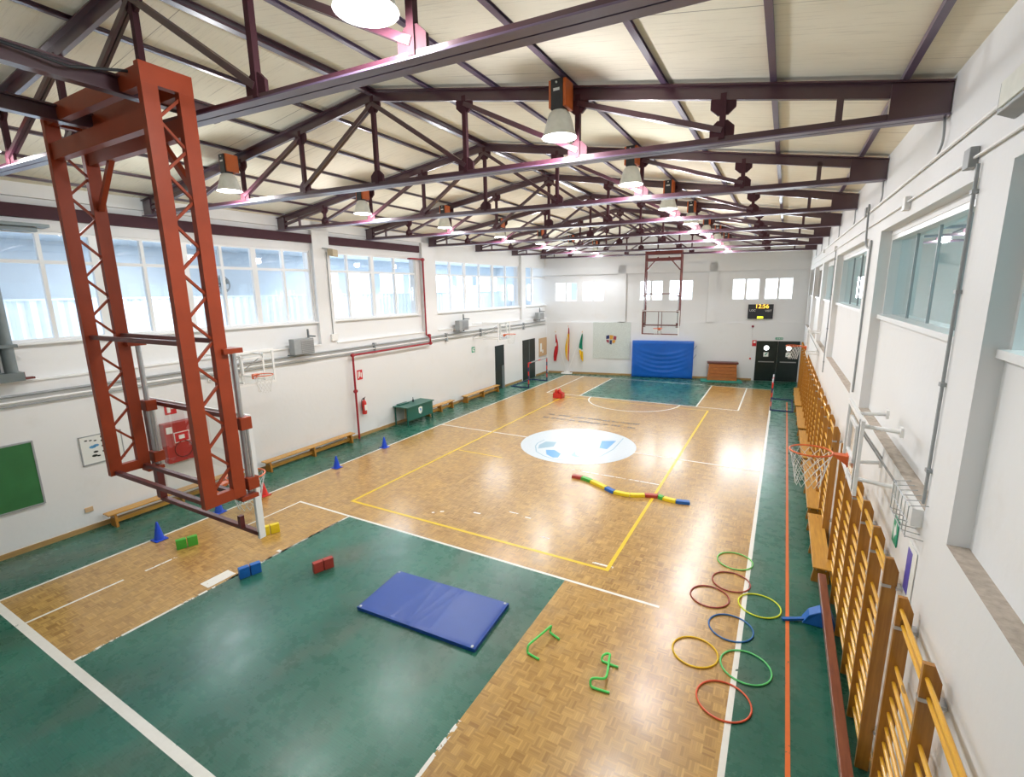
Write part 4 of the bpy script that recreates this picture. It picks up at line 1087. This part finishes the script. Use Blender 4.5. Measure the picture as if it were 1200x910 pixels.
m = MB(XFL); m.box((.222,5.67,1.76),(.23,5.80,1.92)); m.build('instruction_label', M['signt'], cb)
m = MB(XFL); m.torus((.225,6.0,1.32),.20,.012,28,6,ax='x'); m.build('hose_window_ring', M['redd'], cb, smooth=True)
def sign(y0,y1,z0,z1,mt,lab,pic):
    T = thing('wall_sign', lab, 'sign', XFL@Vector((.0,(y0+y1)/2,z0)))
    m = MB(XFL); m.box((.002,y0,z0),(.01,y1,z1)); m.build('sign_plate', mt, T)
    m = MB(XFL)
    for a,b,c,d in pic: m.box((.011,y0+(y1-y0)*a,z0+(z1-z0)*c),(.014,y0+(y1-y0)*b,z0+(z1-z0)*d))
    m.build('pictogram', M['signt'], T)
sign(5.80,6.06,2.18,2.49,M['signr'],'red fire sign above the red hose cabinet',[(.2,.5,.15,.6),(.55,.8,.4,.8),(.2,.8,.85,.9)])
sign(11.84,12.08,2.04,2.38,M['signr'],'red fire extinguisher sign above the extinguisher on the left wall',[(.15,.3,.15,.85),(.4,.6,.3,.85),(.7,.85,.2,.7)])
sign(18.86,19.12,2.18,2.44,M['signg'],'small green emergency sign high on the left wall before the first door',[(.2,.45,.2,.8),(.55,.8,.15,.4),(.6,.85,.55,.85)])
T = thing('fire_extinguisher', 'red fire extinguisher hanging on the left wall beside the red pipe', 'fire extinguisher', XFL@Vector((.1,11.95,.8)))
m = MB(XFL); m.lathe([(0,0),(.075,.01),(.082,.04),(.082,.42),(.07,.47),(.03,.51),(.025,.54),(0,.54)],(.11,11.96,.80),24); ex = m.build('cylinder', M['redp'], T, smooth=True)
m = MB(XFL); m.box((.195,11.90,.95),(.197,12.02,1.15)); m.build('label', M['signt'], ex)
m = MB(XFL); m.box((.07,11.94,1.34),(.15,11.98,1.38)); m.bar((.10,11.96,1.38),(.20,11.96,1.43),.02,.015); m.build('valve', M['black'], T)
m = MB(XFL); m.tube(smooth_path([(.11,11.93,1.36),(.12,11.86,1.34),(.12,11.84,1.15),(.12,11.86,.95)],4),.012,8); m.build('hose', M['black'], T, smooth=True)
T = thing('cork_board', 'framed cork notice board on the left wall by the far corner', 'notice board', XFL@Vector((.0,26.5,1.1)))
m = MB(XFL); m.box((.0,25.86,1.12),(.03,26.88,2.2)); m.build('cork', M['cork'], T)
m = MB(XFL); m.box((.031,25.98,1.4),(.035,26.2,1.9)); m.box((.031,26.25,1.3),(.035,26.4,1.5)); m.build('pinned_paper', M['signt'], T)
# red fire main
m = MB(XFL); rp = .035
m.tube([(.15,11.59,.0),(.15,11.59,2.93)],rp,12); m.tube([(.15,11.59,2.95),(.15,15.70,2.95)],rp,12); m.tube([(.15,15.72,2.95),(.15,15.70,3.25),(.05,15.60,3.3),(.05,15.60,6.27)],rp,12); m.tube([(.05,15.60,6.29),(.05,14.9,6.29),(-.1,14.9,6.29)],rp*.9,12)
T = thing('fire_main_pipe', 'dark red fire water pipe climbing the left wall in two bends', 'pipe', XFL@Vector((.15,11.59,0)))
m.build('pipe_run', M['pipe'], T, smooth=True)
for (y, z, d) in ((11.59,2.95,.15),(15.71,2.95,.15),(15.68,3.27,.13),(15.6,6.28,.05),(11.59,1.7,.15)):
    m = MB(XFL); m.cyl((d,y,z-.06),(d,y,z+.06),.05,12); m.cyl((d,y-.06,z),(d,y+.06,z),.05,12); m.build('elbow_joint', M['pipe'], T, smooth=True)
# grey service pipes
for z, d, r, lab in ((3.15,.06,.028,'upper'),(3.03,.07,.022,'middle'),(2.95,.045,.014,'lowest')):
    T = thing('service_pipe', '%s of the three horizontal grey pipes running along the left wall' % ({'upper':'uppermost','middle':'middle','lowest':'lowest'}[lab]), 'pipe', XFL@Vector((d,12,z)), 'horizontal pipes on the left wall')
    m = MB(XFL); m.tube([(d,-2.9,z),(d,26.6,z+.06)],r,10); m.build('pipe_run', M['greym'] if lab != 'middle' else M['white'], T, smooth=True)
for k, y in enumerate((12.7,16.9,19.6,23.9)):
    m = MB(XFL); m.box((0,y-.02,2.92),(.10,y+.02,3.24)); m.box((.0,y-.05,3.2),(.12,y+.05,3.26)); m.box((.0,y-.05,2.90),(.12,y+.05,2.95))
    tag(m.build('pipe_clamp', M['greym'], loc=XFL@Vector((0,y,2.92))), '%s grey clamp holding the wall pipes, counted from the red pipe corner' % ['first','second','third','fourth'][k], 'pipe clamp', 'clamps on the left wall pipes')
# heaters on brackets
def heater(y0, y1, z0, z1, lab):
    T = thing('fan_heater', lab, 'heater', XFL@Vector((.2,(y0+y1)/2,z0)), 'fan heaters above the left wall pipes')
    m = MB(XFL); m.box((.10,y0,z0),(.34,y1,z1)); m.build('casing', M['greym'], T, bevel=.01)
    m = MB(XFL); n = 9
    for k in range(n): zz = z0+.05+(z1-z0-.1)*k/(n-1); m.box((.34,y0+.24,zz-.012),(.355,y1-.02,zz+.006))
    m.build('louvre_grille', M['steel'], T)
    m = MB(XFL); m.box((.0,y1+.04,z0-.05),(.05,y1+.08,z1+.2)); m.box((.0,y1+.04,z1+.02),(.35,y1+.08,z1+.06)); m.bar((.02,y1+.06,z0-.1),(.02,y1+.06,z1+.25),.04,.04); m.bar((.0,y0,z0-.02),(.34,y0,z0-.02),.03,.03); m.build('wall_bracket', M['duct'], T)
heater(9.27,9.96,3.24,3.70,'grey fan heater with louvres beside the near left basketball hoop')
heater(17.5,18.2,3.33,3.76,'grey fan heater above the short bench, middle of the left wall')
heater(25.2,25.9,3.36,3.76,'grey fan heater near the far left corner above the second door')
# loudspeaker, conduit, thermostat box
T = thing('wall_speaker', 'small beige loudspeaker angled on the left pillar between the windows', 'loudspeaker', XFL@Vector((.0,11.0,6.2)))
m = MB(XFL); m.prism([(.10,10.95,6.20),(.28,11.02,6.16),(.30,11.20,6.14),(.12,11.16,6.18)],(0,0,.22)); m.build('speaker_box', mat('beige_plastic', (.55,.47,.33), .6, noise=.1), T, bevel=.01)
m = MB(XFL); m.bar((0,10.85,6.42),(.2,11.05,6.38),.04,.03); m.build('mount_arm', M['greym'], T)
m = MB(XFL); m.tube([(.02,10.98,6.3),(.02,10.98,3.72)],.014,8); tag(m.build('conduit', M['greym'], loc=XFL@Vector((.02,10.98,3.7)), smooth=True), 'thin grey conduit running down the left pillar below the loudspeaker', 'conduit')
lbox('junction_box','small white junction box at the foot of the left pillar conduit','junction box',10.88,11.12,3.5,3.72,.0,.07,M['white'],bev=.006)
lbox('wall_socket','small beige socket low on the left wall above the baseboard','socket',3.98,4.12,.42,.52,.0,.03,M['cork'])
T = thing('heating_pipe_stack', 'cluster of fat grey duct pipes standing on the left wall ledge at the edge', 'duct', XFL@Vector((.1,3.1,3.45)))
for y, r in ((3.30,.10),(3.05,.11),(2.80,.11)):
    m = MB(XFL); m.tube([(.12,y,3.48),(.12,y,5.6),(.12,y-.25,6.1)],r,16); m.build('duct_pipe', M['duct'], T, smooth=True)
m = MB(XFL); m.box((.0,2.6,3.46),(.26,3.44,3.62)); m.build('collar', M['duct'], T); m = MB(XFL); m.box((.0,2.6,4.1),(.26,3.43,4.16)); m.build('collar', M['duct'], T)
m = MB(XFL); m.box((.0,3.42,3.46),(.12,3.62,3.50),0); m.box((.0,3.45,3.5),(.05,3.5,3.6),0); m.build('foot_plate', M['redd'], T)
m = MB(XFL); m.box((-.1,1.5,6.36),(.25,4.25,6.42)); m.box((-.05,3.3,6.28),(.1,4.1,6.36)); tag(m.build('blind_cassette', M['duct'], loc=XFL@Vector((0,3,6.36))), 'grey slab like blind housing over the leftmost window', 'blind housing')
m = MB(XFL); m.box((0,19.2,2.75),(.012,21.0,3.9)); 

# ------------------------------------------------------------------ things on the right wall
def rthing_box(name, lab, cat, a, b, mt, grp=None, bev=0):
    m = MB(XFR); m.box(a,b); return tag(m.build(name, mt, loc=XFR@Vector((b[0],(a[1]+b[1])/2,a[2])), bevel=bev), lab, cat, grp)
T = thing('emergency_light', 'grey emergency light unit at the top right corner of the picture', 'emergency light', XFR@Vector((-.05,4.3,6.1)))
m = MB(XFR); m.prism([(0,4.60,6.04),(-.12,4.50,6.06),(-.12,4.50,6.25),(0,4.60,6.28)],(0,-.75,0)); m.build('casing', M['greym'], T, bevel=.01)
m = MB(XFR); m.box((-.135,3.8,6.08),(-.121,4.42,6.23)); m.build('diffuser', M['bell'], T)
for z, r, y0, lab in ((6.20,.016,4.6,'upper pale conduit running along the right wall above the windows'),(5.93,.012,-2.9,'lower pale conduit running along the right wall above the windows')):
    m = MB(XFR); m.tube([(-.025,y0,z),(-.025,28.5,z+.05)],r,10); tag(m.build('conduit', M['white'], loc=XFR@Vector((-.02,14,z)), smooth=True), lab, 'conduit')
JB = [(5.27,5.95,'small grey junction box at the head of the near right pillar conduit'),(10.8,6.25,'grey junction box above the second right window where the curved conduit starts'),(7.5,5.93,'small junction box above the middle of the second right window'),(16.2,5.98,'small junction box on the third right pillar'),(20.6,6.2,'small junction box high on the fourth right pillar')]
for k, (y, z, lab) in enumerate(JB):
    rthing_box('junction_box', lab, 'junction box', (-.06,y-.075,z-.075), (0,y+.075,z+.075), M['greym'] if k in (0,1) else M['white'], 'junction boxes on the right wall', .006)
for y, z0, z1, lab in ((5.22,3.15,5.88,'grey vertical conduit on the near right pillar ending above the wire cage'),(16.2,2.6,5.9,'grey vertical conduit on the third right pillar')):
    T = thing('conduit', lab, 'conduit', XFR@Vector((-.02,y,z0)))
    m = MB(XFR); m.tube([(-.02,y-.12,z1),(-.02,y-.12,z0)],.013,8); m.build('tube', M['greym'], T, smooth=True)
    m = MB(XFR)
    for k in range(4): zz = z0+.3+k*(z1-z0-.5)/3; m.box((-.04,y-.15,zz-.015),(0,y-.09,zz+.015))
    m.build('clip', M['greym'], T)
m = MB(XFR); m.tube(smooth_path([(-.03,10.55,6.28),(-.05,10.45,6.32),(-.05,10.42,6.1),(-.04,10.40,5.75),(-.03,10.25,5.62),(-.02,10.0,5.60),(-.02,9.95,5.5),(-.02,9.95,3.2)],5),.016,8); tag(m.build('conduit', M['greym'], loc=XFR@Vector((-.03,10.4,3.2)), smooth=True), 'curved grey conduit bending down the second right pillar', 'conduit')
for k in range(7):
    y = TY[k+1][1]+.02
    m = MB(XFR); m.tube(smooth_path([(-.03,y+.0,6.52),(-.04,y-.10,6.42),(-.03,y-.06,6.3),(-.03,y+.05,6.22)],4),.011,8); tag(m.build('drop_conduit', M['greym'], loc=XFR@Vector((-.03,y,6.2)), smooth=True), 'short bent conduit below the right end of the %s roof truss from the camera' % ORD[k+1], 'conduit', 'drop conduits under truss ends')
# wire cage round a sensor
T = thing('wire_cage', 'small grey wire guard cage with white box at the foot of the near right conduit', 'wire cage', XFR@Vector((-.05,5.3,2.9)))
m = MB(XFR)
for k in range(6):
    y = 5.02+k*.125; m.tube([(0,y,3.16),(-.13,y,3.14),(-.13,y,2.86),(0,y,2.84)],.005,6)
for z in (3.14,3.0,2.86): m.tube([(-.13,5.0,z),(-.13,5.66,z)],.005,6)
m.build('wire_guard', M['steel'], T)
m = MB(XFR); m.box((-.08,5.12,2.92),(0,5.54,3.08)); m.build('sensor_box', M['white'], T)
T = thing('wall_sign', 'small green safety sign on the right wall above the wall bars', 'sign', XFR@Vector((0,5.9,2.4)))
m = MB(XFR); m.box((-.012,5.80,2.38),(-.004,6.0,2.66)); m.build('sign_plate', M['signg'], T)
m = MB(XFR); m.prism([(-.014,5.84,2.50),(-.014,5.88,2.62),(-.014,5.92,2.54),(-.014,5.97,2.56),(-.014,5.92,2.42),(-.014,5.88,2.48)],(.002,0,0)); m.build('pictogram', M['signt'], T)
T = thing('wall_sign', 'violet blue and white sign on the right wall behind the nearest wall bars', 'sign', XFR@Vector((0,5.2,2.2)))
m = MB(XFR); m.box((-.010,5.08,2.2),(-.004,5.36,2.68)); m.build('sign_plate', M['signt'], T)
m = MB(XFR); m.box((-.013,5.2,2.21),(-.010,5.35,2.62)); m.build('blue_band', M['signb'], T)

# ------------------------------------------------------------------ light
wd = bpy.data.worlds.new('world'); sc.world = wd; wd.use_nodes = True
bg = wd.node_tree.nodes['Background']; bg.inputs[0].default_value = (.80,.90,1,1); bg.inputs[1].default_value = 3.4
def area(name, mw, sx, sy, e, col=(1,1,1), portal=False):
    l = bpy.data.lights.new(name, 'AREA'); l.shape = 'RECTANGLE'; l.size = sx; l.size_y = sy; l.energy = e; l.color = col
    o = bpy.data.objects.new(name, l); COL.objects.link(o); o.matrix_world = mw
    if portal: l.cycles.is_portal = True
    return o
# daylight entering the far windows
for a, b in FW:
    c = XFF @ Vector((U((a+b)/2),.36,4.9))
    area('far_window_daylight', Matrix.Translation(c) @ Matrix.Rotation(AF,4,'Z') @ Matrix.Rotation(-PI/2,4,'X'), 1.2, 1.0, 62, (.88,.95,1))
# lamps of the neighbouring hall
for y in (0.,8.,16.,25.5):
    c = XFL @ Vector((-3.6,y,6.7)); area('annex_ceiling_lamp', Matrix.Translation(c), 3.0, 1.0, 260, (.88,.94,1))
for y in (4., 16.):  # unseen lights added behind the right wall to brighten its windows
    c = XFR @ Vector((2.6,y,6.45)); area('added_side_room_fill', Matrix.Translation(c), .6, .6, 240, (.85,1,1))

vs = sc.view_settings; vs.view_transform = 'Standard'; vs.look = 'None'; vs.gamma = 1; vs.use_curve_mapping = False; vs.exposure = 0.13
try:
    sc.cycles.use_denoising = True; sc.cycles.max_bounces = 7; sc.cycles.diffuse_bounces = 4; sc.cycles.glossy_bounces = 4; sc.cycles.transparent_max_bounces = 16
    sc.cycles.caustics_reflective = False; sc.cycles.caustics_refractive = False; sc.cycles.sample_clamp_indirect = 6
except Exception as e: print(e)
for o in bpy.data.objects:
    if '_o' in o: del o['_o']
